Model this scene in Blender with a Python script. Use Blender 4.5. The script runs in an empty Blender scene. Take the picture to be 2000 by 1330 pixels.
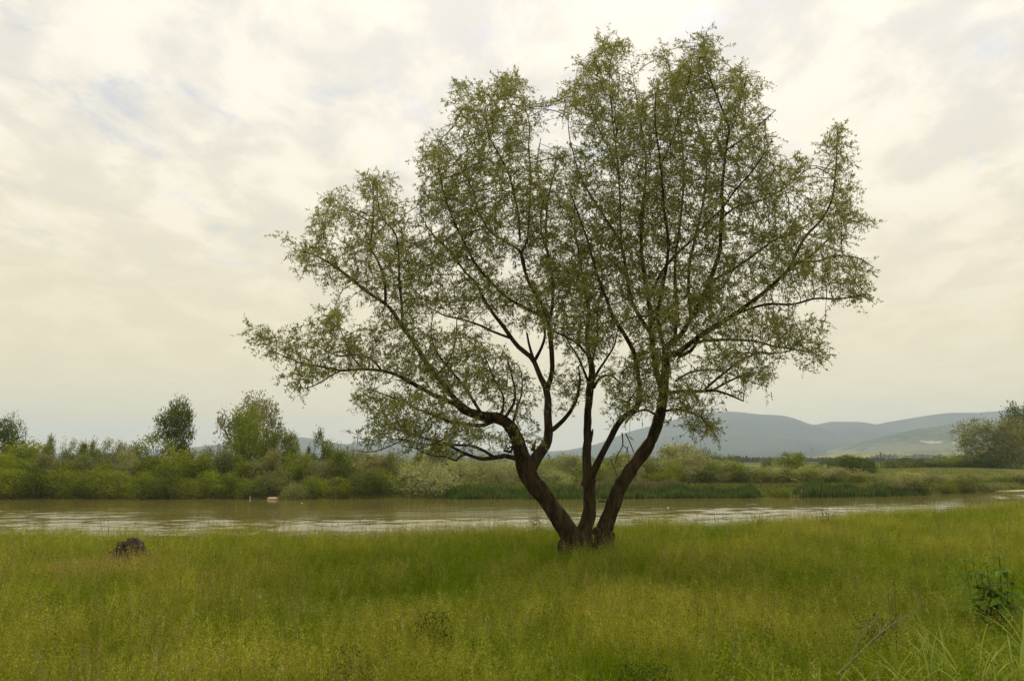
import bpy, math, random
import numpy as np
from mathutils import Vector, noise as mnoise

# ------------------------------------------------------------------ camera, world, sun, exposure
S = bpy.context.scene
COL = S.collection
F = 1525.0                      # focal length in pixels of the 2000 px wide photograph
EYE = 1.7
PITCH = math.radians(8.65)
CP, SP = math.cos(PITCH), math.sin(PITCH)

cam = bpy.data.cameras.new('camera')
cam.sensor_width = 36.0
cam.lens = 36.0 * F / 2000.0
cam.clip_start = 0.05
cam.clip_end = 30000.0
camo = bpy.data.objects.new('camera', cam)
COL.objects.link(camo)
camo.location = (0, 0, EYE)
camo.rotation_euler = (math.pi / 2 + PITCH, 0, 0)
S.camera = camo

SUN_EL, SUN_AZ = math.radians(56), math.radians(14)     # azimuth measured from +Y (view direction) towards +X
SKY_GAIN = 0.86
W = bpy.data.worlds.new('World')
S.world = W
W.use_nodes = True


def build_world():
    nt = W.node_tree
    nt.nodes.clear()
    N, L = nt.nodes.new, nt.links.new

    def math_(op, a, b=None, c=None, clamp=False):
        n = N('ShaderNodeMath'); n.operation = op; n.use_clamp = clamp
        for i, v in enumerate((a, b, c)):
            if v is None: continue
            if isinstance(v, (int, float)): n.inputs[i].default_value = v
            else: L(v, n.inputs[i])
        return n.outputs[0]

    def mix(fac, a, b):
        n = N('ShaderNodeMix'); n.data_type = 'RGBA'
        for k, v in ((0, fac), (6, a), (7, b)):
            if isinstance(v, (int, float)): n.inputs[k].default_value = v
            elif isinstance(v, tuple): n.inputs[k].default_value = (*v, 1)
            else: L(v, n.inputs[k])
        return n.outputs[2]

    def ramp(v, a, b):
        n = N('ShaderNodeMapRange'); n.interpolation_type = 'SMOOTHSTEP'
        L(v, n.inputs[0]); n.inputs[1].default_value = a; n.inputs[2].default_value = b
        return n.outputs[0]

    tc = N('ShaderNodeTexCoord')
    sep = N('ShaderNodeSeparateXYZ'); L(tc.outputs['Generated'], sep.inputs[0])
    z = math_('MAXIMUM', sep.outputs[2], 0.0)
    den = math_('ADD', z, 0.20)
    px = math_('DIVIDE', sep.outputs[0], den)
    py = math_('DIVIDE', sep.outputs[1], den)
    cmb = N('ShaderNodeCombineXYZ'); L(px, cmb.inputs[0]); L(py, cmb.inputs[1])

    def noise(scale, detail, rough, dist=0.0, off=(0, 0, 0), sc=(1, 1, 1)):
        m = N('ShaderNodeMapping'); L(cmb.outputs[0], m.inputs[0])
        m.inputs['Location'].default_value = off
        m.inputs['Scale'].default_value = sc
        n = N('ShaderNodeTexNoise'); L(m.outputs[0], n.inputs['Vector'])
        n.inputs['Scale'].default_value = scale; n.inputs['Detail'].default_value = detail
        n.inputs['Roughness'].default_value = rough; n.inputs['Distortion'].default_value = dist
        return n.outputs['Fac']

    big = noise(1.7, 6, 0.55, 0.35, (19.2, 30.4, 0))
    med = noise(6.0, 8, 0.58, 0.3, (27.2, 28.5, 0), (1, 0.75, 1))
    hol = noise(5.6, 8, 0.62, 0.4, (42.1, 11.3, 0), (1, 0.8, 1))
    wide = noise(0.35, 2, 0.5, 0.0, (3.3, 2.7, 0))

    sky = N('ShaderNodeTexSky'); sky.sky_type = 'NISHITA'; sky.sun_disc = False
    sky.sun_elevation = SUN_EL; sky.sun_rotation = SUN_AZ
    sky.dust_density = 2.0
    gs = N('ShaderNodeVectorMath'); gs.operation = 'SCALE'; L(sky.outputs[0], gs.inputs[0]); gs.inputs['Scale'].default_value = 0.11

    # overcast cloud layer: warm and yellowish low down, creamy white higher up, brighter round the veiled sun
    el = ramp(sep.outputs[2], 0.02, 0.50)
    base = mix(el, (0.77, 0.675, 0.42), (0.85, 0.80, 0.69))
    sd = (math.sin(SUN_AZ) * math.cos(SUN_EL), math.cos(SUN_AZ) * math.cos(SUN_EL), math.sin(SUN_EL))
    dot = N('ShaderNodeVectorMath'); dot.operation = 'DOT_PRODUCT'; L(tc.outputs['Generated'], dot.inputs[0]); dot.inputs[1].default_value = sd
    glow = math_('POWER', math_('MAXIMUM', dot.outputs['Value'], 0.0), 5.0)
    base = mix(math_('MULTIPLY', glow, 0.75, clamp=True), base, (1.02, 0.94, 0.81))
    tex = math_('ADD', math_('MULTIPLY', big, 0.26), math_('MULTIPLY', med, 0.74))
    dark = ramp(tex, 0.57, 0.40)
    dk = N('ShaderNodeMix'); dk.data_type = 'RGBA'; dk.blend_type = 'MULTIPLY'
    L(math_('MULTIPLY', math_('MULTIPLY', dark, 0.62), math_('ADD', 0.14, math_('MULTIPLY', ramp(sep.outputs[2], 0.05, 0.40), 0.86))), dk.inputs[0]); L(base, dk.inputs[6]); dk.inputs[7].default_value = (0.74, 0.755, 0.82, 1)
    lit = ramp(tex, 0.48, 0.62)
    cl = mix(math_('MULTIPLY', math_('MULTIPLY', lit, 0.34), math_('ADD', 0.2, math_('MULTIPLY', ramp(sep.outputs[2], 0.05, 0.40), 0.8))), dk.outputs[2], (0.97, 0.91, 0.81))
    # thin places where the blue shows through
    gap = ramp(math_('ADD', hol, math_('MULTIPLY', wide, 0.30)), 0.570, 0.40)
    high = ramp(sep.outputs[2], 0.10, 0.32)
    gapf = math_('MULTIPLY', math_('MULTIPLY', gap, high), 0.40)
    out = mix(gapf, cl, gs.outputs[0])
    # an overcast sky keeps brightening towards the zenith
    zb = N('ShaderNodeVectorMath'); zb.operation = 'SCALE'; L(out, zb.inputs[0])
    L(math_('ADD', 1.0, math_('MULTIPLY', ramp(sep.outputs[2], 0.45, 1.0), 0.75)), zb.inputs['Scale'])
    out = zb.outputs[0]
    # the low hemisphere keeps the horizon tone
    bg = N('ShaderNodeBackground'); L(out, bg.inputs[0]); bg.inputs[1].default_value = SKY_GAIN
    o = N('ShaderNodeOutputWorld'); L(bg.outputs[0], o.inputs[0])


build_world()

sl = bpy.data.lights.new('sun', 'SUN')
sl.energy = 1.5
sl.angle = math.radians(14)
sl.color = (1.0, 0.93, 0.80)
so = bpy.data.objects.new('sun', sl)
COL.objects.link(so)
so.rotation_euler = Vector((math.sin(SUN_AZ) * math.cos(SUN_EL), math.cos(SUN_AZ) * math.cos(SUN_EL), math.sin(SUN_EL))).to_track_quat('Z', 'Y').to_euler()

S.view_settings.view_transform = 'Standard'
S.view_settings.look = 'None'
S.view_settings.gamma = 1
S.view_settings.use_curve_mapping = False
S.view_settings.exposure = 0.45
S.render.engine = 'CYCLES'
S.cycles.max_bounces = 6
S.cycles.diffuse_bounces = 3
S.cycles.glossy_bounces = 2
S.cycles.transmission_bounces = 3
S.cycles.volume_bounces = 0
S.cycles.transparent_max_bounces = 4
S.cycles.use_denoising = True
S.cycles.denoising_input_passes = 'RGB_ALBEDO_NORMAL'
S.cycles.denoising_prefilter = 'NONE'
S.cycles.use_adaptive_sampling = False
S.cycles.sample_clamp_indirect = 4
S.cycles.caustics_reflective = False
S.cycles.caustics_refractive = False

# ------------------------------------------------------------------ helpers
rng = np.random.default_rng(11)
random.seed(5)


def pt(u, v, Y):
    """the point seen at photograph pixel (u, v) that lies at distance Y along the ground"""
    du, dv = u - 1000.0, 665.0 - v
    dy = CP * F - SP * dv
    dz = SP * F + CP * dv
    t = Y / dy
    return np.array((du * t, Y, EYE + dz * t))


def X(u, Y):
    return pt(u, 897, Y)[0]


def tag(o, label=None, cat=None, group=None, kind=None):
    if label: o['label'] = label
    if cat: o['category'] = cat
    if group: o['group'] = group
    if kind: o['kind'] = kind
    return o


def empty(name, loc=(0, 0, 0), rz=0.0):
    o = bpy.data.objects.new(name, None)
    o.empty_display_size = 0.2
    o.location = loc
    o.rotation_euler = (0, 0, rz)
    COL.objects.link(o)
    return o


def mesh_np(name, verts, quads=None, tris=None, mats=None, attrs=None, smooth=False):
    me = bpy.data.meshes.new(name)
    verts = np.asarray(verts, dtype=np.float32).reshape(-1, 3)
    q = np.zeros((0, 4), np.int32) if quads is None or len(quads) == 0 else np.asarray(quads, np.int32).reshape(-1, 4)
    t = np.zeros((0, 3), np.int32) if tris is None or len(tris) == 0 else np.asarray(tris, np.int32).reshape(-1, 3)
    me.vertices.add(len(verts)); me.vertices.foreach_set('co', verts.ravel())
    loops = np.concatenate([q.ravel(), t.ravel()])
    me.loops.add(len(loops)); me.loops.foreach_set('vertex_index', loops)
    starts = np.concatenate([np.arange(len(q)) * 4, len(q) * 4 + np.arange(len(t)) * 3]).astype(np.int32)
    me.polygons.add(len(q) + len(t)); me.polygons.foreach_set('loop_start', starts)
    for m in (mats or []): me.materials.append(m)
    if attrs:
        for an, (typ, arr) in attrs.items():
            a = me.attributes.new(an, typ, 'FACE')
            arr = np.asarray(arr, np.float32)
            if typ == 'FLOAT_COLOR':
                if arr.shape[1] == 3: arr = np.concatenate([arr, np.ones((len(arr), 1), np.float32)], 1)
                a.data.foreach_set('color', arr.ravel())
            else:
                a.data.foreach_set('value', arr.ravel())
    if smooth:
        me.polygons.foreach_set('use_smooth', np.ones(len(me.polygons), bool))
    me.update(calc_edges=True)
    me.validate()
    return me


def obj(name, me, parent=None, loc=None, kind=None):
    o = bpy.data.objects.new(name, me)
    COL.objects.link(o)
    if parent is not None: o.parent = parent
    if loc is not None: o.location = loc
    if kind: o['kind'] = kind
    return o


class Geo:
    """collects tubes and leaves as arrays"""
    def __init__(s):
        s.v, s.q, s.t, s.n = [], [], [], 0
        s.qc, s.tc = [], []

    def add(s, v, q=None, t=None, col=None):
        v = np.asarray(v, float).reshape(-1, 3)
        if q is not None and len(q):
            s.q.append(np.asarray(q) + s.n)
            if col is not None: s.qc.append(np.broadcast_to(np.asarray(col, float), (len(q), 3)))
        if t is not None and len(t):
            s.t.append(np.asarray(t) + s.n)
            if col is not None: s.tc.append(np.broadcast_to(np.asarray(col, float), (len(t), 3)))
        s.v.append(v); s.n += len(v)

    def mesh(s, name, mats, smooth=False, attrs=None):
        v = np.concatenate(s.v) if s.v else np.zeros((0, 3))
        q = np.concatenate(s.q) if s.q else None
        t = np.concatenate(s.t) if s.t else None
        at = dict(attrs or {})
        if s.qc or s.tc:
            at['col'] = ('FLOAT_COLOR', np.concatenate((s.qc or []) + (s.tc or [])))
        return mesh_np(name, v, q, t, mats, at, smooth)


def frames(P):
    T = np.gradient(P, axis=0)
    T /= np.linalg.norm(T, axis=1)[:, None] + 1e-9
    ref = np.array((0.31, -0.9, 0.3)); ref /= np.linalg.norm(ref)
    n = np.cross(T[0], ref)
    if np.linalg.norm(n) < 1e-3: n = np.cross(T[0], (1, 0, 0))
    n /= np.linalg.norm(n)
    A, B = [], []
    for i in range(len(P)):
        n = n - T[i] * np.dot(n, T[i]); n /= np.linalg.norm(n) + 1e-9
        A.append(n); B.append(np.cross(T[i], n))
    return np.array(A), np.array(B)


def tube(P, R, sides=8, cap=True, rough=0.0, seed=0, freq=3.0, ridge=0.0):
    P = np.asarray(P, float); R = np.asarray(R, float)
    A, B = frames(P)
    a = np.arange(sides) / sides * 2 * math.pi
    ring = P[:, None, :] + R[:, None, None] * (np.cos(a)[None, :, None] * A[:, None, :] + np.sin(a)[None, :, None] * B[:, None, :])
    if ridge:      # furrows running along the stem
        s_ = np.concatenate([[0], np.cumsum(np.linalg.norm(np.diff(P, axis=0), axis=1))])
        for i in range(len(P)):
            for j in range(sides):
                an = a[j] + 0.5 * mnoise.noise(Vector((s_[i] * 1.1, seed, 2.0)))
                d = abs(mnoise.noise(Vector((math.cos(an) * 3.4, math.sin(an) * 3.4, s_[i] * 1.9 + seed)))) + 0.5 * abs(mnoise.noise(Vector((math.cos(an) * 7, math.sin(an) * 7, s_[i] * 4.4 + seed))))
                ring[i, j] += (ring[i, j] - P[i]) * (d - 0.35) * ridge
    if rough:
        for i in range(len(P)):
            for j in range(sides):
                p = Vector(ring[i, j]) * freq
                d = mnoise.noise(p + Vector((seed, 0, 0))) * 0.6 + mnoise.noise(p * 2.7 + Vector((0, seed, 0))) * 0.4 + 0.35 * mnoise.noise(p * 6.1)
                ring[i, j] += (ring[i, j] - P[i]) * d * rough
    v = ring.reshape(-1, 3)
    i, j = np.meshgrid(np.arange(len(P) - 1), np.arange(sides), indexing='ij')
    j2 = (j + 1) % sides
    q = np.stack([i * sides + j, i * sides + j2, (i + 1) * sides + j2, (i + 1) * sides + j], -1).reshape(-1, 4)
    t = []
    if cap:
        c = len(v)
        v = np.concatenate([v, P[-1:] + (P[-1] - P[-2]) * 0.15])
        b = (len(P) - 1) * sides
        t = [(b + k, b + (k + 1) % sides, c) for k in range(sides)]
    return v, q, t


def catmull(P, n_per):
    P = np.asarray(P, float)
    Q = np.concatenate([2 * P[:1] - P[1:2], P, 2 * P[-1:] - P[-2:-1]])
    out = []
    for i in range(1, len(Q) - 2):
        n = n_per if isinstance(n_per, int) else max(1, int(np.linalg.norm(Q[i + 1, :3] - Q[i, :3]) / n_per))
        for k in range(n):
            t = k / n
            a, b, c, d = Q[i - 1], Q[i], Q[i + 1], Q[i + 2]
            out.append(0.5 * ((2 * b) + (-a + c) * t + (2 * a - 5 * b + 4 * c - d) * t * t + (-a + 3 * b - 3 * c + d) * t ** 3))
    out.append(P[-1])
    return np.array(out)


def unit(v):
    return v / (np.linalg.norm(v, axis=-1, keepdims=True) + 1e-9)


def leaf_quads(pos, direc, length, width, rg, fold=0.0, facing=None):
    """diamond shaped leaves: pos (n,3) stem end, direc (n,3) unit, returns verts, quads"""
    n = len(pos)
    r = unit(rg.normal(size=(n, 3)))
    if facing is not None: r = unit(facing + r * 0.55)
    side = unit(np.cross(direc, r))
    nor = np.cross(side, direc)
    L = np.asarray(length).reshape(-1, 1) * np.ones((n, 1)); Wd = np.asarray(width).reshape(-1, 1) * np.ones((n, 1))
    mid = pos + direc * L * 0.45 + nor * L * fold
    v = np.stack([pos, mid + side * Wd * .5, pos + direc * L, mid - side * Wd * .5], 1).reshape(-1, 3)
    q = np.arange(n * 4).reshape(n, 4)
    return v, q


def smooth01(x, a, b):
    t = np.clip((np.asarray(x, float) - a) / (b - a), 0, 1)
    return t * t * (3 - 2 * t)


def fbm2(x, y, seed=0.0, octv=4):
    s, a, f = 0.0, 0.5, 1.0
    for k in range(octv):
        s += a * mnoise.noise(Vector((x * f + seed, y * f - seed * 1.7, seed + k * 3.1)))
        a *= 0.5; f *= 2.03
    return s


# ------------------------------------------------------------------ materials
class Mat:
    def __init__(s, name):
        s.m = bpy.data.materials.new(name); s.m.use_nodes = True
        s.nt = s.m.node_tree; s.nt.nodes.clear()
        s.out = s.nt.nodes.new('ShaderNodeOutputMaterial')

    def n(s, typ, **kw):
        nd = s.nt.nodes.new(typ)
        for k, v in kw.items(): setattr(nd, k, v)
        return nd

    def l(s, a, b): s.nt.links.new(a, b)

    def put(s, sock, v):
        if isinstance(v, (int, float)): sock.default_value = v
        elif isinstance(v, tuple): sock.default_value = v if len(v) != 3 or sock.type == 'VECTOR' else (*v, 1)
        else: s.l(v, sock)

    def math(s, op, a, b=0.0, clamp=False):
        nd = s.n('ShaderNodeMath', operation=op, use_clamp=clamp)
        s.put(nd.inputs[0], a); s.put(nd.inputs[1], b)
        return nd.outputs[0]

    def mix(s, f, a, b, blend='MIX'):
        nd = s.n('ShaderNodeMix', data_type='RGBA', blend_type=blend)
        s.put(nd.inputs[0], f); s.put(nd.inputs[6], a); s.put(nd.inputs[7], b)
        return nd.outputs[2]

    def noise(s, scale, detail=4, rough=0.55, dist=0.0, sc=(1, 1, 1), coord='Object', off=(0, 0, 0)):
        tc = s.n('ShaderNodeTexCoord'); mp = s.n('ShaderNodeMapping')
        s.l(tc.outputs[coord], mp.inputs[0]); mp.inputs['Scale'].default_value = sc; mp.inputs['Location'].default_value = off
        nd = s.n('ShaderNodeTexNoise'); s.l(mp.outputs[0], nd.inputs['Vector'])
        nd.inputs['Scale'].default_value = scale; nd.inputs['Detail'].default_value = detail
        nd.inputs['Roughness'].default_value = rough; nd.inputs['Distortion'].default_value = dist
        return nd.outputs['Fac']

    def ramp(s, v, a, b):
        nd = s.n('ShaderNodeMapRange', interpolation_type='SMOOTHSTEP')
        s.l(v, nd.inputs[0]); nd.inputs[1].default_value = a; nd.inputs[2].default_value = b
        return nd.outputs[0]

    def bump(s, h, strength, dist):
        b = s.n('ShaderNodeBump'); s.l(h, b.inputs['Height'])
        s.put(b.inputs['Strength'], strength); b.inputs['Distance'].default_value = dist
        return b.outputs[0]

    def bsdf(s, col, rough=0.8, nor=None, spec=0.3):
        p = s.n('ShaderNodeBsdfPrincipled')
        s.put(p.inputs['Base Color'], col); s.put(p.inputs['Roughness'], rough)
        p.inputs['Specular IOR Level'].default_value = spec
        if nor is not None: s.l(nor, p.inputs['Normal'])
        return p.outputs[0]

    def done(s, sh):
        s.l(sh, s.out.inputs['Surface']); return s.m


def attr(M, name, typ='GEOMETRY', out='Color'):
    a = M.n('ShaderNodeAttribute', attribute_name=name, attribute_type=typ)
    return a.outputs[out]


def leaf_shader(M, col, trans=0.35, rough=0.45, spec=0.25, tcol=None):
    p = M.bsdf(col, rough, None, spec)
    t = M.n('ShaderNodeBsdfTranslucent'); M.put(t.inputs[0], col if tcol is None else tcol)
    mx = M.n('ShaderNodeMixShader'); mx.inputs[0].default_value = trans
    M.l(p, mx.inputs[1]); M.l(t.outputs[0], mx.inputs[2])
    return mx.outputs[0]


def mat_willow_leaf():
    M = Mat('willow_leaf')
    r = attr(M, 'rnd', out='Fac')
    top = M.mix(r, (0.155, 0.175, 0.030), (0.310, 0.312, 0.078))
    geo = M.n('ShaderNodeNewGeometry')
    under = M.mix(r, (0.22, 0.23, 0.080), (0.32, 0.32, 0.12))
    col = M.mix(geo.outputs['Backfacing'], top, under)
    return M.done(leaf_shader(M, col, 0.42, 0.5, 0.18, M.mix(0.5, top, (0.25, 0.26, 0.02))))


def mat_far_leaf():
    M = Mat('bank_leaf')
    r = attr(M, 'rnd', out='Fac')
    oi = M.n('ShaderNodeObjectInfo')
    c = M.mix(r, (0.42, 0.44, 0.42), (1.62, 1.56, 1.55))
    col = M.mix(1.0, oi.outputs['Color'], c, 'MULTIPLY')
    return M.done(leaf_shader(M, col, 0.42, 0.9, 0.0))


def mat_bark(name, a, b, scale=1.0):
    M = Mat(name)
    n1 = M.noise(9 * scale, 8, 0.65, 0.6, (1, 1, 0.22))
    n2 = M.noise(2.2 * scale, 4, 0.6)
    n3 = M.noise(34 * scale, 5, 0.6, 0, (1, 1, 0.35))
    col = M.mix(M.ramp(n1, 0.36, 0.66), a, b)
    col = M.mix(M.math('MULTIPLY', M.ramp(n2, 0.55, 0.72), 0.45), col, (0.088, 0.058, 0.032))
    col = M.mix(M.math('MULTIPLY', M.ramp(n3, 0.62, 0.74), 0.35), col, (0.19, 0.17, 0.13))
    h = M.math('ADD', M.math('MULTIPLY', n1, 1.0), M.math('MULTIPLY', n3, 0.3))
    return M.done(M.bsdf(col, 0.92, M.bump(h, 1.0, 0.08), 0.1))


def mat_flat(name, col, rough=0.85, var=0.25, scale=8.0, bump=0.3, bd=0.02):
    M = Mat(name)
    n = M.noise(scale, 5, 0.6)
    c = M.mix(n, tuple(x * (1 - var) for x in col), tuple(min(1, x * (1 + var)) for x in col))
    return M.done(M.bsdf(c, rough, M.bump(n, bump, bd), 0.2))


def mat_grass():
    M = Mat('meadow_grass')
    c = attr(M, 'col')
    sh = attr(M, 'shade', 'INSTANCER')
    col = M.mix(1.0, c, sh, 'MULTIPLY')
    return M.done(leaf_shader(M, col, 0.45, 0.9, 0.0))


def mat_plant(name, trans=0.38, spec=0.03):
    M = Mat(name)
    return M.done(leaf_shader(M, attr(M, 'col'), trans, 0.45, spec))


def mat_ground():
    M = Mat('meadow_ground')
    n = M.noise(0.9, 6, 0.6)
    n2 = M.noise(14, 5, 0.6)
    c = M.mix(M.ramp(n, 0.35, 0.65), (0.065, 0.072, 0.006), (0.10, 0.10, 0.010))
    c = M.mix(M.math('MULTIPLY', M.ramp(n2, 0.5, 0.7), 0.5), c, (0.07, 0.055, 0.025))
    return M.done(M.bsdf(c, 1.0, M.bump(n2, 0.6, 0.05), 0.0))


def mat_bank():
    M = Mat('far_bank_ground')
    n = M.noise(0.25, 6, 0.6)
    n2 = M.noise(2.2, 6, 0.65)
    c = M.mix(M.ramp(n, 0.35, 0.65), (0.075, 0.090, 0.018), (0.115, 0.118, 0.030))
    c = M.mix(M.math('MULTIPLY', M.ramp(n2, 0.5, 0.75), 0.6), c, (0.15, 0.12, 0.055))
    return M.done(M.bsdf(c, 1.0, M.bump(n2, 0.9, 0.3), 0.0))


def mat_valley():
    M = Mat('valley_fields')
    n = M.noise(0.0045, 3, 0.5, 0.5, (1, 3.2, 1))
    n2 = M.noise(0.03, 5, 0.6)
    c = M.mix(M.ramp(n, 0.42, 0.58), (0.05, 0.075, 0.02), (0.17, 0.17, 0.06))
    c = M.mix(M.math('MULTIPLY', n2, 0.4), c, (0.05, 0.06, 0.02))
    return M.done(M.bsdf(c, 1.0, None, 0.0))


def mat_forest_hill():
    M = Mat('forested_hill')
    n = M.noise(0.0035, 6, 0.6)
    n2 = M.noise(0.025, 6, 0.65)
    c = M.mix(M.ramp(n, 0.4, 0.62), (0.022, 0.034, 0.014), (0.045, 0.058, 0.022))
    c = M.mix(M.math('MULTIPLY', M.ramp(n2, 0.5, 0.7), 0.5), c, (0.065, 0.075, 0.03))
    return M.done(M.bsdf(c, 1.0, M.bump(n2, 1.0, 18.0), 0.0))


def mat_mixed_hill():
    M = Mat('wooded_pasture_hill')
    n = M.noise(0.006, 5, 0.6, 0.4)
    n2 = M.noise(0.03, 7, 0.65)
    n3 = M.noise(0.011, 6, 0.7, 1.2, (1, 1.6, 1))
    c = M.mix(M.ramp(n2, 0.45, 0.57), (0.018, 0.032, 0.010), (0.075, 0.092, 0.028))
    sep = M.n('ShaderNodeSeparateXYZ'); tc = M.n('ShaderNodeTexCoord'); M.l(tc.outputs['Object'], sep.inputs[0])
    low = M.ramp(sep.outputs[2], 70, 15)
    c = M.mix(M.math('MULTIPLY', M.ramp(n, 0.44, 0.58), M.math('MULTIPLY', low, 0.9)), c, (0.15, 0.15, 0.055))
    c = M.mix(M.math('MULTIPLY', M.ramp(n3, 0.53, 0.60), 0.7), c, (0.12, 0.13, 0.045))
    return M.done(M.bsdf(c, 1.0, M.bump(n2, 1.0, 9.0), 0.0))


def mat_field_hill():
    M = Mat('grassy_hill')
    n = M.noise(0.012, 4, 0.55, 0.6, (1, 2.2, 1))
    n2 = M.noise(0.07, 6, 0.65)
    c = M.mix(M.ramp(n, 0.40, 0.60), (0.125, 0.14, 0.045), (0.23, 0.21, 0.085))
    c = M.mix(M.math('MULTIPLY', M.ramp(n2, 0.54, 0.68), 0.7), c, (0.05, 0.065, 0.02))
    return M.done(M.bsdf(c, 1.0, None, 0.0))


def mat_water():
    M = Mat('muddy_water')
    # current and gusts: smooth and rippled tongues drawn out along the stream
    patch = M.noise(0.05, 3, 0.55, 0.4, (0.35, 1.6, 1), off=(4, 2.0, 0))
    patch2 = M.noise(0.22, 4, 0.6, 0.3, (0.3, 1.3, 1))
    w1 = M.noise(1.1, 3, 0.5, 0.2, (0.4, 1.0, 1))
    w2 = M.noise(4.6, 4, 0.6, 0.3, (0.35, 1.0, 1))
    w3 = M.noise(0.30, 2, 0.5, 0.0, (0.4, 1.0, 1))
    h = M.math('ADD', M.math('ADD', M.math('MULTIPLY', w1, 0.55), M.math('MULTIPLY', w2, 0.17)), M.math('MULTIPLY', w3, 0.9))
    pp = M.math('ADD', M.math('MULTIPLY', patch, 0.65), M.math('MULTIPLY', patch2, 0.35))
    sep = M.n('ShaderNodeSeparateXYZ'); tc = M.n('ShaderNodeTexCoord'); M.l(tc.outputs['Object'], sep.inputs[0])
    mid = M.ramp(sep.outputs[1], 54, 43)         # the fast water runs under the near bank
    st = M.math('ADD', 0.02, M.math('MULTIPLY', M.math('MULTIPLY', M.ramp(pp, 0.42, 0.56), M.math('ADD', 0.15, M.math('MULTIPLY', mid, 0.85))), 0.12))
    col = M.mix(patch2, (0.108, 0.091, 0.022), (0.132, 0.110, 0.032))
    p = M.n('ShaderNodeBsdfPrincipled')
    M.put(p.inputs['Base Color'], col); p.inputs['Roughness'].default_value = 0.06
    p.inputs['IOR'].default_value = 1.33
    M.l(M.bump(h, st, 0.55), p.inputs['Normal'])
    return M.done(p.outputs[0])


WILLOW_LEAF = mat_willow_leaf()
FAR_LEAF = mat_far_leaf()
BARK = mat_bark('willow_bark', (0.030, 0.022, 0.012), (0.092, 0.067, 0.037))
TWIG = mat_flat('willow_twig', (0.085, 0.068, 0.034), 0.85, 0.3, 12)
FAR_BARK = mat_flat('bank_tree_bark', (0.10, 0.085, 0.06), 0.9, 0.3, 6)
GRASS = mat_grass()
PLANT = mat_plant('plant_leaf')
GROUND = mat_ground(); BANKG = mat_bank(); VALLEY = mat_valley()
WATER = mat_water()

# ------------------------------------------------------------------ setting: ground sheet, river, hills
EX = np.array([-400, -30, -10.1, -4, 0, 3.5, 7.9, 16.5, 30, 60, 140, 400.0])
EY = np.array([11, 14.5, 15.2, 15.4, 16.3, 17.9, 20.2, 25.6, 33, 46, 75, 150.0])
SX = np.array([-400, -150, -40, -8, 8.2, 20.8, 33, 40, 52, 90, 200, 400.0])
SY = np.array([58, 61, 61.8, 62, 62.6, 63.8, 67, 72, 79.5, 104, 170, 280.0])
WATER_Z = -1.3


def near_edge(x): return np.interp(x, EX, EY)
def shore(x): return np.interp(x, SX, SY)


def gz(x, y):
    x = np.asarray(x, float); y = np.asarray(y, float)
    e, s = near_edge(x), shore(x)
    near = 0.05 * np.sin(x * 0.55 + 1.0) * np.sin(y * 0.42) + 0.03 * np.sin(x * 1.3 + y * 0.9)
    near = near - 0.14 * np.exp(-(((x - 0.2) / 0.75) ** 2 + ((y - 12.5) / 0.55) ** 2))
    top = -0.55 + 0.85 * smooth01(x, 37, 60) * smooth01(y - s, 3, 42)
    bed = -2.8
    a = smooth01(y - e, 0.2, 9.0)
    b = smooth01(y - s, -3.5, 2.2)
    z = near * (1 - a) + bed * a
    z = z * (1 - b) + top * b
    far = smooth01(y, 260, 900)
    return z * (1 - far) + (-1.0) * far


def grid_obj(name, xs, ys, fz, mats, matfn=None, smooth=True):
    Xg, Yg = np.meshgrid(xs, ys)
    Z = fz(Xg, Yg)
    v = np.stack([Xg, Yg, Z], -1).reshape(-1, 3)
    nx, ny = len(xs), len(ys)
    i, j = np.meshgrid(np.arange(ny - 1), np.arange(nx - 1), indexing='ij')
    q = np.stack([i * nx + j, i * nx + j + 1, (i + 1) * nx + j + 1, (i + 1) * nx + j], -1).reshape(-1, 4)
    me = mesh_np(name, v, q, None, mats, None, smooth)
    if matfn is not None:
        cx = v[q].mean(1)
        me.polygons.foreach_set('material_index', matfn(cx[:, 0], cx[:, 1]).astype(np.int32))
    return obj(name, me)


def axis(segs):
    out = [segs[0][0]]
    for a, b, st in segs:
        n = max(1, int(round((b - a) / st)))
        out += [a + (b - a) * (k + 1) / n for k in range(n)]
    return np.array(out)


gx = axis([(-6000, -1000, 500), (-1000, -200, 100), (-200, -60, 10), (-60, -20, 2), (-20, 20, 0.5), (20, 80, 2), (80, 200, 10), (200, 1000, 100), (1000, 6000, 500)])
gy = axis([(-150, -10, 14), (-10, 3, 1), (3, 28, 0.5), (28, 58, 2), (58, 92, 0.8), (92, 160, 4), (160, 400, 24), (400, 1200, 100), (1200, 6000, 480)])
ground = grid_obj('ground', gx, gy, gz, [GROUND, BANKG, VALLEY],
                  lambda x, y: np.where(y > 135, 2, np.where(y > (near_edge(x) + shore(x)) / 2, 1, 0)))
ground['kind'] = 'structure'

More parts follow.
